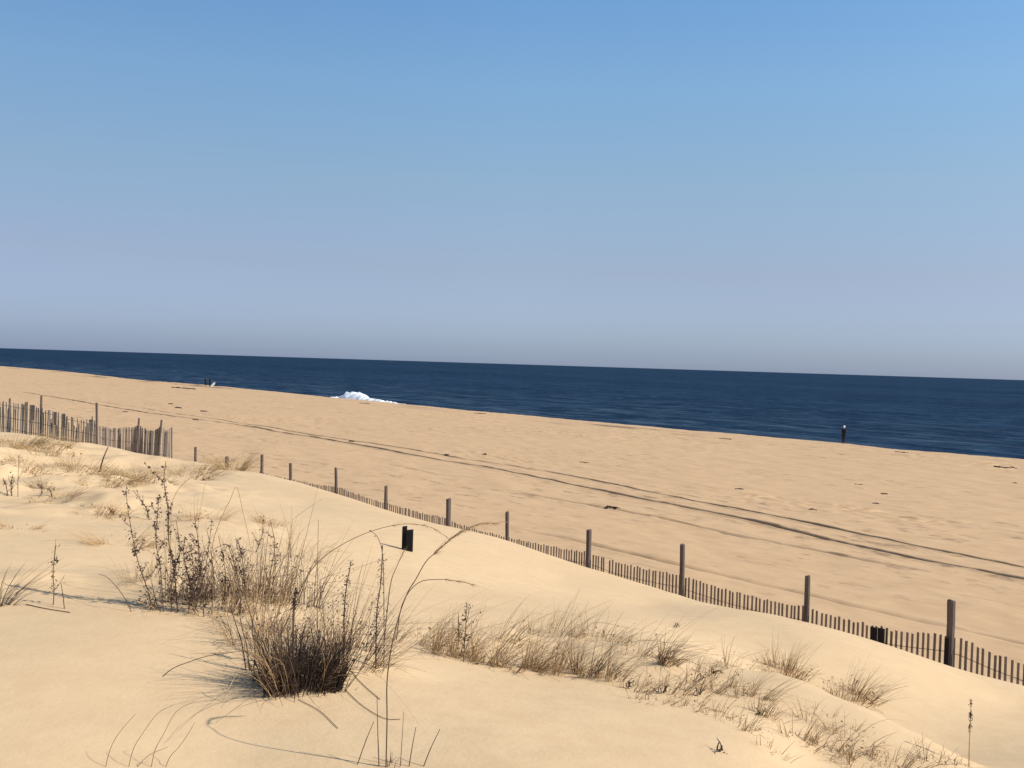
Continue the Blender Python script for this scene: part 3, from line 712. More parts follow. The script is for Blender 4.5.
def grass(px, py, label, n, hpx, rx, seed, mat=None, w_=.0035, lean=(.25, 0), fan=.35, curl=.4, name='grass_tuft', group='dry beach grass tufts on the dune', extra=None, ry=None, litter=0, litter_h=.14, lmat=None):
    g = gp(px, py); root = empty(name, g, label, 'grass', group)
    k = g.y / F
    vs, fs = tuft(None, '', None, g, rx * k, (ry or rx * .9) * k, n, hpx, w_, lean, fan, curl, seed)
    link_mesh('blades', vs, fs, mat or M_TAN, root)
    for (m2, n2, h2, fan2, curl2, w2, nm) in (extra or []):
        vs, fs = tuft(None, '', None, g, rx * k, (ry or rx * .9) * k, n2, h2, w2, lean, fan2, curl2, seed + 50)
        link_mesh(nm, vs, fs, m2, root)
    if litter:                      # curled dead leaves caught low between the stems
        r_ = random.Random(seed + 900); vs, fs = [], []
        for i in range(litter):
            a_ = r_.uniform(0, 6.283); q = math.sqrt(r_.random()); x = g.x + math.cos(a_) * q * rx * k * 1.1; y = g.y + math.sin(a_) * q * (ry or rx * .9) * k
            z = GZ(x, y) + min(1.8, abs(r_.gauss(0, 1))) * hpx[1] * k * litter_h + .006
            p = Vector((x, y, z)); flecks(vs, fs, [p, p + Vector((.01, 0, .01))], r_, 1, r_.uniform(1.5, 4.5) * k, 0, 1, .004, .0)
        tag(link_mesh('leaf_litter', vs, fs, lmat or M_LITTER, root), kind='stuff')
    return root

# the big dark clump
grass(298, 684, 'largest darkest clump of brown dune grass casting a long shadow to its left', 900, (18, 88), 44, 101, M_DARK, .0058, (.08, 0), .20, .3, ry=40, litter=420, litter_h=.3,
      extra=[(M_BROWN, 150, (35, 135), .38, .5, .0042, 'brown_stems'), (M_TAN, 50, (40, 150), .5, .6, .0032, 'pale_blades')])
grass(345, 655, 'feathery brown grass right behind the largest dark clump', 170, (40, 120), 46, 102, M_BROWN, .0038, (.15, 0), .45, .6, litter=460, litter_h=.28, extra=[(M_TAN, 110, (50, 130), .7, .6, .003, 'pale_blades')])
grass(400, 640, 'thin straw-coloured grass bending right, beside the tall arching reed', 45, (40, 85), 34, 103, M_TAN, .003, (.5, 0), .6, .5)
grass(262, 640, 'loose tan grass between the dark clump and the weed stalks', 90, (50, 115), 44, 104, M_TAN, .0034, (.1, 0), .5, .5, litter=160, extra=[(M_BROWN, 70, (40, 100), .5, .4, .004, 'brown_stems')])
grass(262, 597, 'pale straw grass mound behind the weed stalks', 130, (25, 80), 48, 105, M_STRAW, .004, (.15, 0), .45, .4, litter=60)
grass(218, 607, 'tan grass at the foot of the weed stalks', 60, (30, 90), 40, 106, M_TAN, .0035, (.1, 0), .45, .4, litter=320, extra=[(M_BROWN, 90, (30, 115), .35, .3, .0045, 'brown_stems')])
grass(172, 606, 'short dry grass around the foot of the tallest weed stalks', 40, (20, 75), 36, 107, M_TAN, .0034, (.0, 0), .5, .5, litter=320, extra=[(M_BROWN, 60, (25, 105), .3, .3, .0045, 'brown_stems')])
grass(130, 580, 'pale flattened straw grass left of the weed patch', 60, (22, 55), 30, 108, M_STRAW, .004, (-.25, 0), .6, .5)
grass(300, 560, 'faint straw tuft high on the slope behind the dark clump', 30, (25, 60), 26, 109, M_STRAW, .005, (.2, 0), .5, .4)
grass(285, 600, 'wiry brown stems rising behind the left half of the dark clump', 100, (40, 120), 60, 110, M_BROWN, .004, (.05, 0), .3, .6, litter=180, litter_h=.2)
grass(250, 604, 'tall thin brown stems forming a thicket between the weed stalks and the dark clump', 80, (55, 125), 62, 111, M_BROWN, .0042, (.0, 0), .22, .5, litter=240, litter_h=.2)

W = 'dry weed stalks standing in a patch on the left'
stalk([(149,607),(149.5,596),(139,565),(134,544),(128,510),(126,489)], 'leftmost tall weed stalk of the patch, leaning left with dark dead leaves', group=W, seed=1, fl=130, side=4)
stalk([(178,612),(174,570),(169,544),(168,510),(164,482),(166,461)], 'tallest weed stalk of the patch, its tip reaching up to the short fence section', group=W, seed=2, fl=190, side=5, thick=1.4)
stalk([(164,612),(160,565),(156,544),(157,520),(159,498)], 'dark leafy weed stalk just left of the tallest one', group=W, seed=3, fl=160, side=4)
stalk([(188,612),(190,586),(184,560),(184.6,536)], 'short thick cluster of dark leaves on a weed stalk right of the tallest one', group=W, seed=4, fl=230, side=6, spread=.02, fsize=.02)
stalk([(204,617),(203,596),(200,565),(199,549),(195,518)], 'weed stalk with dark seed clumps in the middle of the patch', group=W, seed=5, fl=140, side=4)
stalk([(225,612),(225,596),(225,570),(218.5,536)], 'weed stalk leaning left near the right side of the patch', group=W, seed=6, fl=90, side=4)
stalk([(240,615),(240,590),(233,560),(228,545)], 'rightmost short weed stalk of the patch', group=W, seed=7, fl=80, side=3)
stalk([(172,612),(171,590),(176,566),(180,548),(176,520)], 'slender weed stalk close behind the tallest one', group=W, seed=17, fl=120, side=5)
stalk([(196,614),(192,590),(194,570),(188,552)], 'low bushy weed stalk at the heart of the patch', group=W, seed=18, fl=170, side=6, spread=.018)
stalk([(212,614),(212,590),(206,572),(208,552),(212,520)], 'thin weed stalk with sparse leaves right of the middle of the patch', group=W, seed=19, fl=60, side=4)
stalk([(212,600),(212,552),(218,526),(230,500),(236.7,487),(243,512),(248,534),(251,552)], 'thin reed bent over in a sharp peak behind the weed patch', 'bent_reed', 'reed', thick=.9, fl=0, seed=8, mat=M_TAN, depth=.2)
stalk([(170,600),(171,530),(173,500),(186,481),(204,474)], 'thin pale reed arching right beside the tallest weed stalk', 'arching_reed', 'reed', thick=.8, fl=0, seed=9, mat=M_TAN, plm=14)
stalk([(198,600),(198,540),(199,518),(205.5,482)], 'straight thin reed behind the middle of the weed patch', 'straight_reed', 'reed', thick=.7, fl=0, seed=10, mat=M_TAN)

stalk([(376,668),(376,640),(377,610),(381,580),(382.5,545)], 'dark seed-covered stalk standing right of the dark clump', seed=20, fl=260, thick=1.6, t0=.15, fsize=.014, spread=.009, mat=M_DARK)
stalk([(384,668),(384,620),(383,560),(378,538),(369,530)], 'bare stalk with a hooked tip beside the seed-covered stalk', seed=27, fl=20, thick=1.0)
stalk([(344,665),(344,620),(346,590),(351,562)], 'dark seed-covered stalk rising out of the right part of the clump', seed=21, fl=230, thick=1.6, t0=.3, fsize=.014, spread=.010, mat=M_DARK)
stalk([(292,668),(293,640),(294,610),(296,590)], 'stout dark stalk rising from the middle of the dark clump', seed=22, fl=90, thick=1.8, t0=.5, spread=.008, mat=M_DARK)
stalk([(318,672),(317,620),(317.6,560),(318.5,520)], 'thin straight reed rising highest above the dark clump', 'straight_reed', 'reed', thick=.8, fl=0, seed=23, mat=M_BROWN)
stalk([(292,660),(293,610),(300,590),(318,562),(345,543),(375,530),(405,524),(430,527),(447,537)], 'long reed arching from the dark clump over to the black stub', 'arching_reed', 'reed', thick=.95, fl=0, seed=24, mat=M_BROWN, depth=.3, plm=60)
stalk([(386,767),(387,720),(387,682),(391.5,647),(399.6,614),(408,592),(416,579),(426,561.6),(437,551.5),(453,537),(467,529),(481.6,523.6),(496,523)], 'tall reed from the bottom edge with its plume arching right across the fence', 'arching_reed', 'reed', thick=1.45, fl=0, seed=25, mat=M_BROWN, depth=.2, plm=150)
stalk([(396,640),(402,605),(418,583),(440,579.5),(461,581.6),(474.5,585)], 'reed plume lying nearly level to the right under the tall reed', 'arching_reed', 'reed', thick=1.0, fl=0, seed=26, mat=M_BROWN, plm=70)
stalk([(384,640),(390,587),(397,566),(404,551)], 'straight reed pointing at the foot of the black stub', 'straight_reed', 'reed', thick=1.1, fl=0, seed=28, mat=M_BROWN, plm=20)
stalk([(247,670),(242,645),(236,625),(230,606)], 'leftmost of the bare dark stems fanning from the left foot of the clump', 'bare_stem', 'stem', thick=1.6, fl=0, seed=30, mat=M_DARK)
stalk([(250,671),(247,648),(242,628),(239,610)], 'middle of the bare dark stems fanning from the left foot of the clump', 'bare_stem', 'stem', thick=1.5, fl=0, seed=31, mat=M_DARK)
stalk([(253,671),(255,650),(252,628),(256,606)], 'upright bare dark stem at the left foot of the clump', 'bare_stem', 'stem', thick=1.5, fl=6, seed=32, mat=M_DARK)
stalk([(220,702),(231,684),(240,668),(253,652)], 'pale stem leaning right in front of the clump shadow', 'bare_stem', 'stem', thick=1.1, fl=0, seed=33, mat=M_PALE)
stalk([(157,676),(172,669),(190,661.6),(208,656),(228,653.5)], 'thin stem bowed low over the clump shadow', 'bare_stem', 'stem', thick=1.1, fl=0, seed=34, mat=M_BROWN)
B_ = 'thin blades at the bottom edge'
for q, lab in (([(104,767),(110,750),(119,733),(135.5,714)], 'leftmost thin arching blade at the bottom edge'),
               ([(127,767),(133,750),(141,736),(157,714),(173,705)], 'second thin arching blade from the left at the bottom edge'),
               ([(150,767),(155,750),(162.6,736),(176,712),(195,701)], 'third and highest arching blade from the left at the bottom edge'),
               ([(163,767),(170,757),(179,747),(188,734),(195,722)], 'steep short blade right of the arching blades'),
               ([(131,767),(148,756),(168,747)], 'low slanting blade crossing the arching blades')):
    stalk(q, lab, 'grass_sprout', 'grass', thick=.7, fl=0, seed=hash(lab[:5]) % 7, mat=M_BROWN, group=B_)
for q, lab, th in (([(355,765),(365,743),(374,721)], 'short stem leaning right at the bottom edge, left of the tall reed', 1.2), ([(379.5,767),(378,740),(377,696)], 'upright stem hugging the left side of the tall reed at the bottom edge', 1.3),
                   ([(400,767),(402,740),(403.6,712)], 'thin upright stem just right of the tall reed at the bottom edge', .9), ([(408,767),(412,748),(416,727)], 'thicker stem leaning right, second right of the tall reed', 1.3),
                   ([(421,767),(430,750),(440,729)], 'rightmost slanting stem at the bottom edge beside the tall reed', 1.3)):
    stalk(q, lab, 'bare_stem', 'stem', thick=th, fl=0, seed=40, mat=M_BROWN)
grass(392, 766, 'small sparse tuft of short stems at the foot of the tall reed', 14, (12, 28), 14, 141, M_BROWN, .004, (.1, 0), .3, .2)
def fallen(pix, label, th=1.0, mat=None):
    gs = [gp(*q) for q in pix]; gs = spath(gs, 5); g = gs[0]; vs, fs = [], []
    tube(vs, fs, [Vector((q.x, q.y, GZ(q.x, q.y) + .004)) for i, q in enumerate(gs)], th * g.y / F * .32, 5)
    o = link_mesh('fallen_stem', vs, fs, mat or M_BROWN); tag(o, label, 'stem')
fallen([(26,605),(45,609),(70,613)], 'dry twig lying on the sand below the left edge grass', 1.3)
fallen([(345,690),(362,706),(384,719),(400,720)], 'curved runner lying on the sand right of the dark clump', 1.0)
fallen([(298,700),(320,712),(338,729)], 'curved runner lying on the sand in front of the dark clump', 1.0)
fallen([(352,672),(366,688),(380,700)], 'bent blade lying on the sand beside the seed-covered stalk', 1.0)

# left edge
grass(4, 606, 'fan of brown grass at the left edge leaning right', 34, (25, 60), 8, 120, M_BROWN, .004, (.8, 0), .5, .5)
stalk([(53,605),(54,590),(53,570),(56,545)], 'upright sprig with wispy leaves near the left edge', seed=50, fl=40, thick=1.1, side=4, mat=M_BROWN)
stalk([(65,609),(63,596),(61,583)], 'small bare stem right of the upright sprig', 'bare_stem', 'stem', thick=1.1, fl=4, seed=51, mat=M_BROWN)
stalk([(134,612),(122,594),(108,578),(99,574)], 'thin stem slanting left in front of the weed patch', 'bare_stem', 'stem', thick=.9, fl=0, seed=52, mat=M_BROWN)
stalk([(8,496),(6,485),(3,478)], 'leftmost small dark sprig on the hummocks', seed=53, fl=60, thick=1.1, side=2)
stalk([(12,496),(11,484),(13,474)], 'small dark sprig second from the left edge on the hummocks', seed=54, fl=60, thick=1.1, side=2)
stalk([(18,497),(18,480),(19,455)], 'tall wispy sprig at the left edge on the hummocks', seed=55, fl=30, thick=.7, side=2)
stalk([(40,496),(42,490),(41,484)], 'small dark sprig in the middle of the left hollow', seed=57, fl=50, thick=1.2)
stalk([(52,497),(51,493),(49,489)], 'lowest small dark sprig in the left hollow', seed=58, fl=40, thick=1.2)
stalk([(150,520),(146,508),(140,500),(133,490)], 'dark weed stem leaning left above the weed patch', seed=59, fl=90, thick=1.0, side=2)
stalk([(118,516),(112,512),(108,507)], 'low dark dead weed lying on the ledge left of the weed patch', seed=63, fl=70, thick=1.2)
stalk([(255,552),(262,535),(263,518)], 'small brown weed behind the right part of the weed patch', seed=64, fl=60, thick=.9, side=3, mat=M_BROWN)
stalk([(235,575),(232,550),(222,545),(205,556)], 'thin stem bent down to the left within the weed patch', 'bent_reed', 'reed', thick=.8, fl=12, seed=65, mat=M_BROWN)
stalk([(246,600),(243,565),(238,540)], 'dark-leaved weed stalk between the weed patch and the clump', seed=66, fl=120, side=4)
stalk([(268,606),(270,575),(275,545),(270,520)], 'slim brown weed stalk left behind the dark clump', seed=67, fl=60, side=4, mat=M_BROWN)
stalk([(99,472),(103,459),(108,447)], 'dark stick leaning right below the fence post', 'bare_stem', 'stem', thick=1.8, fl=0, seed=56, mat=M_DARK)
G2 = 'low pale grass tufts on the hummocks at the upper left'
for i, (px, py, n, h, rx, lab, mt) in enumerate([
    (12,447,160,(8,26),26,'pale grass below the left end of the grey fence',M_STRAW),(45,452,150,(8,22),24,'golden grass below the middle of the grey fence',M_STRAW),
    (78,470,140,(8,24),26,'straw tuft on the hummock under the dark stick',M_STRAW),(110,478,110,(8,22),22,'straw tuft right of the dark stick',M_STRAW),
    (28,468,110,(7,18),24,'low straw grass left of the hummock top',M_STRAW),(150,480,90,(8,24),22,'thin straw tuft left of the tallest weed tip',M_STRAW),
    (190,474,120,(8,20),26,'flattened straw grass right of the short fence section',M_STRAW),(60,500,60,(8,22),20,'small tan tuft in the hollow at the left',M_TAN),
    (100,512,70,(10,26),20,'tan tuft above the bare sand of the left foreground',M_TAN),(200,520,60,(10,30),22,'tan tuft behind the upper weed stalks',M_TAN),
    (45,490,40,(8,18),10,'small brown tuft in the left hollow',M_BROWN),(236,470,70,(12,38),12,'wispy straw tuft beside the short post on the dune edge',M_STRAW),
    (216,462,40,(8,22),10,'tiny straw tuft left of the short post on the dune edge',M_STRAW),(270,525,50,(10,30),16,'lone straw tuft on the open slope above the weed patch',M_TAN),
    (120,545,60,(10,34),20,'wispy tan tuft above the left edge of the weed patch',M_TAN),(10,530,40,(6,18),20,'sparse tan tuft at the left edge above the bare sand',M_TAN)]):
    grass(px, py, lab, int(n * 2.3), h, rx * 1.35, 200 + i, mt, .006 if py < 490 else .004, (.25, 0), 1.0, .8, group=G2, litter=n // 2, lmat=M_TAN)

# the long band of thin grass right of the middle
G3 = 'thin tan grass tufts in the band across the dune'
band = [(444,652,60,(35,80),16,'tan tuft at the left end of the grass band'),(463,660,70,(40,85),14,'leafy brown tuft near the left end of the grass band'),(486,664,60,(35,80),16,'thin tan tuft third along the grass band from the left'),
 (512,668,80,(40,90),18,'dense tan tuft left of the middle of the grass band'),(536,671,70,(35,95),16,'tall leaning tan tuft in the middle of the grass band'),(560,672,60,(30,80),16,'open tan tuft right of the middle of the grass band'),
 (590,676,90,(40,90),16,'densest upright brown tuft towards the right of the grass band'),(612,680,50,(30,70),14,'short tan tuft right of the densest upright tuft'),(634,690,36,(20,55),14,'low tan tuft where the grass band thins out'),
 (500,640,40,(25,60),26,'faint tan tuft behind the left part of the grass band'),(555,636,50,(25,65),26,'faint tan tuft behind the middle of the grass band'),(605,640,50,(25,70),24,'faint tan tuft behind the right part of the grass band'),
 (664,662,90,(20,70),9,'compact spiky brown tuft standing alone with long blades to the right'),
 (790,674,150,(18,52),20,'larger left tan tuft on the sand ridge under the fence'),(852,697,130,(18,56),20,'right tan tuft on the sand ridge, fanning to the right'),
 (712,676,30,(15,50),18,'sparse tan blades left of the ridge tufts'),(738,668,24,(15,50),16,'faint tan blades behind the ridge tufts'),(752,700,40,(15,50),14,'tan tuft on the slope below the left ridge tuft'),(768,716,34,(15,50),12,'thin tan tuft lower on the slope below the left ridge tuft'),
 (690,706,26,(10,40),16,'sparse tan tuft beside the dark twigs'),(722,716,26,(10,38),16,'sparse tan tuft right of the dark twigs'),(650,702,22,(10,34),14,'sparse tan tuft left of the dark twigs'),
 (800,742,34,(15,55),14,'tan tuft in the lower right sand'),(826,752,34,(12,50),16,'leaning tan tuft in the lower right sand'),(862,762,40,(12,46),18,'tan tuft on the bottom edge at the lower right'),
 (895,766,46,(12,44),20,'dense low tan tuft on the bottom edge at the lower right'),(935,767,30,(12,42),16,'low tan tuft left of the lone cattail-like stalk'),(770,750,16,(10,40),14,'few tan blades on the bare sand left of the lower right tufts'),(958,766,14,(12,34),10,'few tan blades at the foot of the lone seed stalk'),
 (672,690,40,(15,60),18,'tan tuft between the compact brown tuft and the dark twigs'),(700,690,40,(15,55),18,'wispy tan tuft just above the dark twigs'),(733,690,40,(15,50),18,'loose tan tuft midway between the dark twigs and the ridge tufts'),(745,728,36,(12,45),18,'tan tuft on the lower edge of the band below the ridge'),(820,720,30,(12,45),18,'tan tuft below the right ridge tuft'),(640,650,36,(20,65),20,'faint tan tuft left of the compact brown tuft'),(850,738,30,(12,45),18,'thin tan tuft between the ridge tufts and the bottom edge'),
 (430,640,30,(20,50),16,'faint tan blades between the tall reed and the grass band')]
for i, (px, py, n, h, rx, lab) in enumerate(band):
    mt = M_TAN if i not in (6, 12) else M_BROWN
    n = int(n * (.74 if px < 780 else .75)); grass(px, py, lab, n, h, rx * 1.4, 300 + i, mt, .0034, (.45 if px < 780 else .35, 0), .5, .5, group=G3, litter=n, lmat=M_TAN, extra=[(M_STRAW, int(n * .8), (h[0] * .5, h[1] * .8), .6, .5, .0042, 'straw_blades')])
stalk([(463,662),(465,640),(466,620),(467,602)], 'brown weed stalk with dark leaves at the left end of the grass band', seed=60, fl=60, side=3, mat=M_BROWN)
stalk([(458,650),(459,630),(458,612)], 'small brown weed stalk just left of the leafy one in the grass band', seed=61, fl=40, side=2, mat=M_BROWN)
stalk([(969,767),(969.5,740),(970.5,722),(971,700)], 'lone stalk with a narrow dark seed head at the lower right edge', 'seed_stalk', 'seed stalk', thick=1.1, fl=170, t0=.55, seed=62, fsize=.014, spread=.004, mat=M_TAN)

def twig(px, py, lab, seed, sz=9):
    g = gp(px, py); r_ = random.Random(seed); k = g.y / F; vs, fs = [], []
    for i in range(5):
        a_ = Vector((r_.uniform(-1, 1) * sz * k, r_.uniform(-.06, .06), r_.uniform(.0, .05))); b_ = g + Vector((r_.uniform(-4, 4) * k, 0, .008))
        tube(vs, fs, [b_, b_ + a_ * .5 + Vector((0, 0, .01)), b_ + a_], [.0035, .003, .002], 4)
    flecks(vs, fs, [g, g + Vector((sz * k, 0, .03))], r_, 9, .018, 0, 1, .012)
    o = link_mesh('dark_twig', vs, fs, M_DARK); tag(o, lab, 'twig', 'dark twigs lying in the grass band')
for i, (px, py, lab, sz) in enumerate([(661,694,'dark forked twig lying in a dent of the sand',9),(698,681,'dark crumpled twig above the sparse tufts',8),(712,675,'uppermost dark twig pointing right, near the ridge tufts',10),(696,696,'small dark twig below the crumpled twig',6),
    (762,716,'dark twig beside the tuft on the slope',6),(720,752,'tiny dark fleck of twig alone on the open sand',4),(628,688,'small dark twig where the grass band thins out',6),(676,628,'tiny dark scrap on the smooth slope',3)]): twig(px, py, lab, 400 + i, sz)

# seaweed and driftwood scraps on the beach
def wrack(px, py, wpx, lab, seed, hpx=1.6):
    g = gp(px, py, 14); r_ = random.Random(seed); k = g.y / F; vs, fs = [], []
    n = 6 + int(wpx * 1.5)
    for i in range(n):
        u = r_.uniform(-.5, .5) * wpx * k; c = g + DS * (-u) * .8 + Vector((u * .35, 0, 0)) + DN * r_.uniform(-.12, .12)
        c.z = ground_z(c.x, c.y); rad = r_.uniform(.3, .8) * hpx * k * .7
        b0 = len(vs); m_ = 7
        rad *= 1.45; vs.append((c.x, c.y, c.z + rad))
        for ring, (rr, zz_) in enumerate(((.7, .75), (1.2, -.15))):
            for j in range(m_):
                th = 2 * math.pi * j / m_; q = rad * rr * r_.uniform(.7, 1.4); vs.append((c.x + math.cos(th) * q * 1.5, c.y + math.sin(th) * q * 1.5, c.z + rad * zz_))
        for j in range(m_):
            fs.append((b0, b0 + 1 + j, b0 + 1 + (j + 1) % m_)); fs.append((b0 + 1 + j, b0 + 1 + m_ + j, b0 + 1 + m_ + (j + 1) % m_, b0 + 1 + (j + 1) % m_))
    o = link_mesh('seaweed_clump', vs, fs, M_WRACK); tag(o, lab, 'seaweed', 'dark scraps of seaweed scattered on the beach')
for i, (px, py, w_, lab, h) in enumerate([(125,412,4,'dark scrap of seaweed behind the short fence section',1.2),(178,408,7,'largest dark scrap of seaweed above the short posts',1.5),(204,411.5,6,'dark scrap of seaweed right of the largest one, below the pair of people',1.3),
    (196,420,4,'small dark scrap where the wheel tracks begin',1.2),(171,404,5,'small dark scrap of seaweed uppermost at the left, below the people',1.0),(352,441.5,7,'dark scrap lying in the lower wheel track',1.3),(446,455.5,6,'dark scrap between the two wheel tracks',1.4),(485,454.5,4,'small dark scrap just above the upper wheel track',1.0),
    (584,462.5,8,'thin dark scrap above the tracks in mid beach',.8),(739,489,6,'dark scrap above the tracks right of the middle',1.1),(612,507.5,13,'long dark strand of seaweed on the faint third track',1.5),(884,494,4,'small dark scrap directly below the lone person',1.2),(877,503.5,6,'dark scrap second below the lone person',1.0),
    (859,484.5,5,'dark scrap nearest below the lone person',.9),(813,509.5,6,'dark scrap just above the tracks left of the lone person',.9),(1006,468,20,'long dark line of seaweed near the right edge below the water',1.5),(903,452.5,14,'thin dark line of seaweed at the beach crest right of the lone person',.9),
    (725,439,12,'reddish dark line of seaweed on the beach crest left of the lone person',.9),(480,413.5,14,'dark line of seaweed on the beach crest right of the breaking wave',.9),(365,403.5,12,'dark line of seaweed on the beach crest under the breaking wave',.8),(184,382.8,34,'dark thin line of weed standing in for the wet edge of the beach crest left of the pair of people',1.3),(1015,483,5,'small dark scrap at the right edge',.8)]):  # weed line left of the pair is added for the dark wet edge
    wrack(px, py, w_, lab, 500 + i, h)

# ---------------------------------------------------------------- people
def skin_mesh(name, pts_, edges, radii, mat, parent, sub=1):
    me = bpy.data.meshes.new(name); me.from_pydata(pts_, edges, []); o = bpy.data.objects.new(name, me); C.objects.link(o)
    md = o.modifiers.new('skin', 'SKIN'); sv_ = me.skin_vertices[0].data
    for i, r_ in enumerate(radii): sv_[i].radius = (r_[0], r_[1]) if isinstance(r_, tuple) else (r_, r_)
    sv_[0].use_root = True
    s_ = o.modifiers.new('sub', 'SUBSURF'); s_.levels = sub; s_.render_levels = sub
    dg = bpy.context.evaluated_depsgraph_get(); ev = o.evaluated_get(dg); m2 = bpy.data.meshes.new_from_object(ev); m2.name = name
    o.modifiers.clear(); o.data = m2; m2.materials.clear(); m2.materials.append(mat)
    for p in m2.polygons: p.use_smooth = True
    o.parent = parent; return o
def person(px, py, hgt, face, label, jacket, trousers, cap, hood=False, foot=None):
    """py: row of the feet; face: heading of the chest in radians"""
    g = gp(px, py, 30, 600) if foot is None else foot
    root = empty('person', g, label, 'person'); root.rotation_euler.z = face; k = hgt / 1.75
    root.scale = (k, k, k)
    def V(*a): return a
    # chest looks along +Y
    P = [V(0,0,.95),V(0,.0,1.12),V(0,-.01,1.32),V(0,-.01,1.46),V(0,.0,1.53),V(0,.015,1.60),V(0,.02,1.68),
         V(-.10,0,.90),V(-.095,.03,.50),V(-.085,-.02,.08),V(-.09,.12,.04), V(.10,0,.90),V(.095,-.02,.50),V(.085,-.05,.08),V(.10,.09,.04),
         V(-.17,-.01,1.42),V(-.20,-.03,1.14),V(-.15,.14,1.0),V(-.11,.21,1.02), V(.17,-.01,1.42),V(.20,-.03,1.14),V(.15,.14,1.0),V(.11,.21,1.02)]
    E = [(0,1),(1,2),(2,3),(3,4),(4,5),(5,6),(0,7),(7,8),(8,9),(9,10),(0,11),(11,12),(12,13),(13,14),(3,15),(15,16),(16,17),(17,18),(3,19),(19,20),(20,21),(21,22)]
    Rr = [(.14,.11),(.13,.10),(.16,.11),(.12,.09),.055,(.075,.09),(.08,.095),.085,.058,.042,(.045,.03),.085,.058,.042,(.045,.03),.055,.043,.033,.03,.055,.043,.033,.03]
    skin_mesh('body', P, E, Rr, M_SKIN, root)
    J = [0,1,2,3,15,16,17,19,20,21]; idm = {j: i for i, j in enumerate(J)}
    JP = [P[j] for j in J]; JP[0] = (0, 0, .88); JP[3] = (0, -.01, 1.5); JE = [(idm[a_], idm[b_]) for a_, b_ in E if a_ in idm and b_ in idm]
    skin_mesh('jacket', JP, JE, [(.17,.14),(.17,.135),(.19,.145),(.10,.10),.085,.068,.055,.085,.068,.055], jacket, root)
    T_ = [0,7,8,9,11,12,13]; idm = {j: i for i, j in enumerate(T_)}
    skin_mesh('trousers', [P[j] for j in T_], [(idm[a_], idm[b_]) for a_, b_ in E if a_ in idm and b_ in idm], [(.13,.115),.098,.078,.062,.098,.078,.062], trousers, root)
    for s_ in (-1, 1):
        i = 9 if s_ < 0 else 13; skin_mesh('shoe', [(P[i][0], P[i][1] - .03, .05), (P[i + 1][0], P[i + 1][1] + .02, .04)], [(0, 1)], [(.055, .05), (.05, .035)], M_BLK, root)
    # cap or hood over the head: dome with a brim in front, coming down behind the neck
    bm = bmesh.new(); bmesh.ops.create_uvsphere(bm, u_segments=14, v_segments=10, radius=.125)
    for v in list(bm.verts):
        v.co = Vector((v.co.x * .88, v.co.y * 1.05, v.co.z * 1.05)) + Vector((0, .01, 1.69))
    if hood:
        for v in bm.verts: v.co = Vector((v.co.x * 1.1, v.co.y * 1.08 - .01, 1.66 + (v.co.z - 1.69) * 1.2))
        bmesh.ops.delete(bm, geom=[v for v in bm.verts if v.co.y > .085 and 1.54 < v.co.z < 1.74], context='VERTS')
    else:
        bmesh.ops.delete(bm, geom=[v for v in bm.verts if v.co.z < 1.67 and v.co.y > .03 or v.co.z < 1.58], context='VERTS')
    for v in bm.verts:
        if not hood and v.co.y > .09 and v.co.z < 1.72: v.co.y += .06
    m_ = bpy.data.meshes.new('hood' if hood else 'cap'); bm.to_mesh(m_); bm.free(); m_.materials.append(cap); o = bpy.data.objects.new('hood' if hood else 'cap', m_); C.objects.link(o); o.parent = root
    for p in m_.polygons: p.use_smooth = True
    # face
    for s_ in (-1, 1):
        tb, tf = [], []; tube(tb, tf, [(s_ * .032, .105, 1.655), (s_ * .032, .118, 1.655)], .01, 6); me_ = link_mesh('eye', tb, tf, M_BLK); me_.parent = root
    tb, tf = [], []; tube(tb, tf, [(0, .10, 1.66), (0, .14, 1.625)], [.008, .014], 6); me_ = link_mesh('nose', tb, tf, M_SKIN); me_.parent = root
    return root
sea_dir = math.atan2(DN.y, DN.x) - math.pi / 2
person(843.5, 443.2, 1.78, sea_dir + .15, 'lone person in dark jacket and trousers with a white cap at the water edge', M_NAVY, M_BLK, M_WHITE)
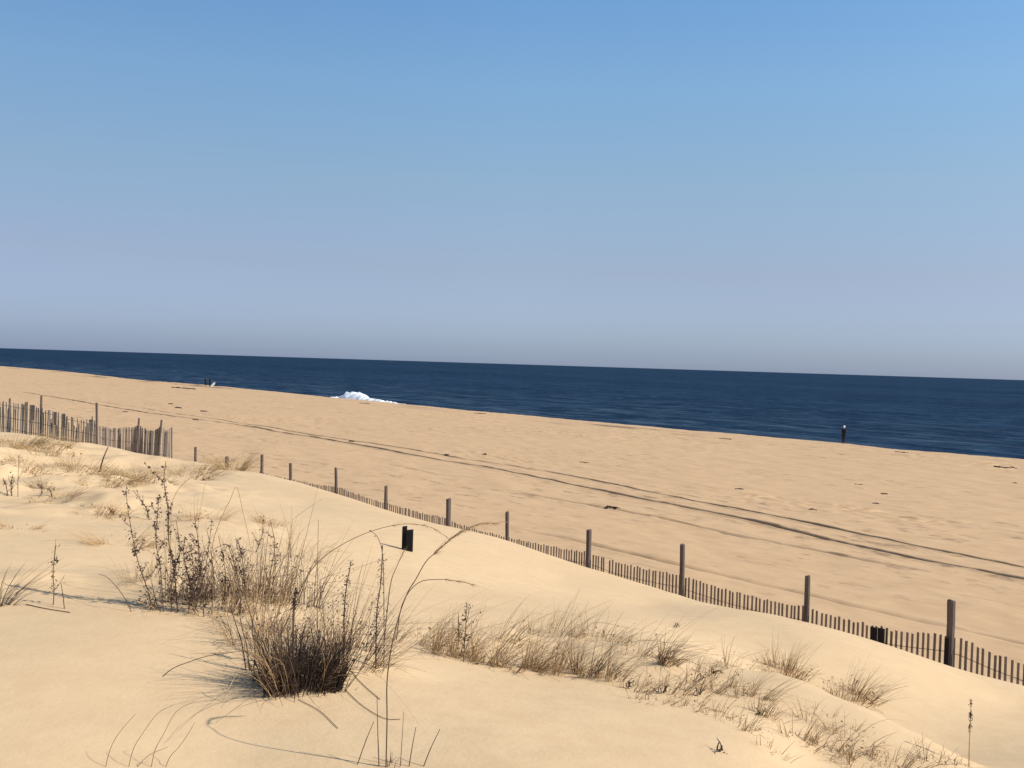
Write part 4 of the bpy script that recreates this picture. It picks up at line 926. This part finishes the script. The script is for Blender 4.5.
pa = person(209.8, 386.6, 1.9, sea_dir + .3, 'person in dark clothes standing next to the pale leaning board', M_NAVY, M_BLK, M_NAVY, hood=True)
gA = Vector(pa.location) + DN * 2.6 + DS * 1.9
q = atZ(205.6, 380, pa.location.y + 4); gA = Vector((q.x, q.y, ground_z(q.x, q.y)))
person(0, 0, 1.8, sea_dir + .9, 'left one of two people standing together far down the beach, legs behind the crest', M_NAVY, M_BLK, M_NAVY, hood=True, foot=gA)
# pale board leaning beside them
g = gp(211.2, 387, 30, 600); k = g.y / F; vs, fs = [], []
for i in range(9):
    t = i / 8; w_ = .22 * math.sin(math.pi * (.12 + .8 * t)) + .05; c = g + Vector((.75 * t, .1 * t, 1.0 * t))
    for sx, sy in ((-1, -1), (1, -1), (1, 1), (-1, 1)): vs.append((c.x + sx * w_ * .8, c.y + sy * .03, c.z - sx * w_ * .6))
    if i:
        for j in range(4): b0 = (i - 1) * 4; fs.append((b0 + j, b0 + (j + 1) % 4, b0 + 4 + (j + 1) % 4, b0 + 4 + j))
fs += [(3, 2, 1, 0), (32, 33, 34, 35)]
o = link_mesh('bodyboard', vs, fs, M_WHITE); tag(o, 'pale board leaning at a slant beside the two people', 'board')
# dark bag on the sand
g = gp(215.6, 386.2, 30, 600); bm = bmesh.new(); bmesh.ops.create_icosphere(bm, subdivisions=3, radius=1)
for v in bm.verts:
    n = .12 * math.sin(v.co.x * 5 + 1) * math.cos(v.co.y * 6)
    v.co = Vector((v.co.x * (.62 + n), v.co.y * .35, max(v.co.z, -.4) * (.34 + n) * (1 - .25 * v.co.x))) + Vector((0, 0, .12))
m_ = bpy.data.meshes.new('bag'); bm.to_mesh(m_); bm.free(); m_.materials.append(M_BLK); o = bpy.data.objects.new('bag', m_)
for p in m_.polygons: p.use_smooth = True
C.objects.link(o); broot = empty('beach_bag', g, 'dark lumpy bag on the sand right of the two people', 'bag'); o.parent = broot
vs, fs = [], []; tube(vs, fs, [(-.25, 0, .35), (-.15, 0, .55), (.1, 0, .55), (.2, 0, .35)], .02, 5); h_ = link_mesh('handle', vs, fs, M_BLK); h_.parent = broot
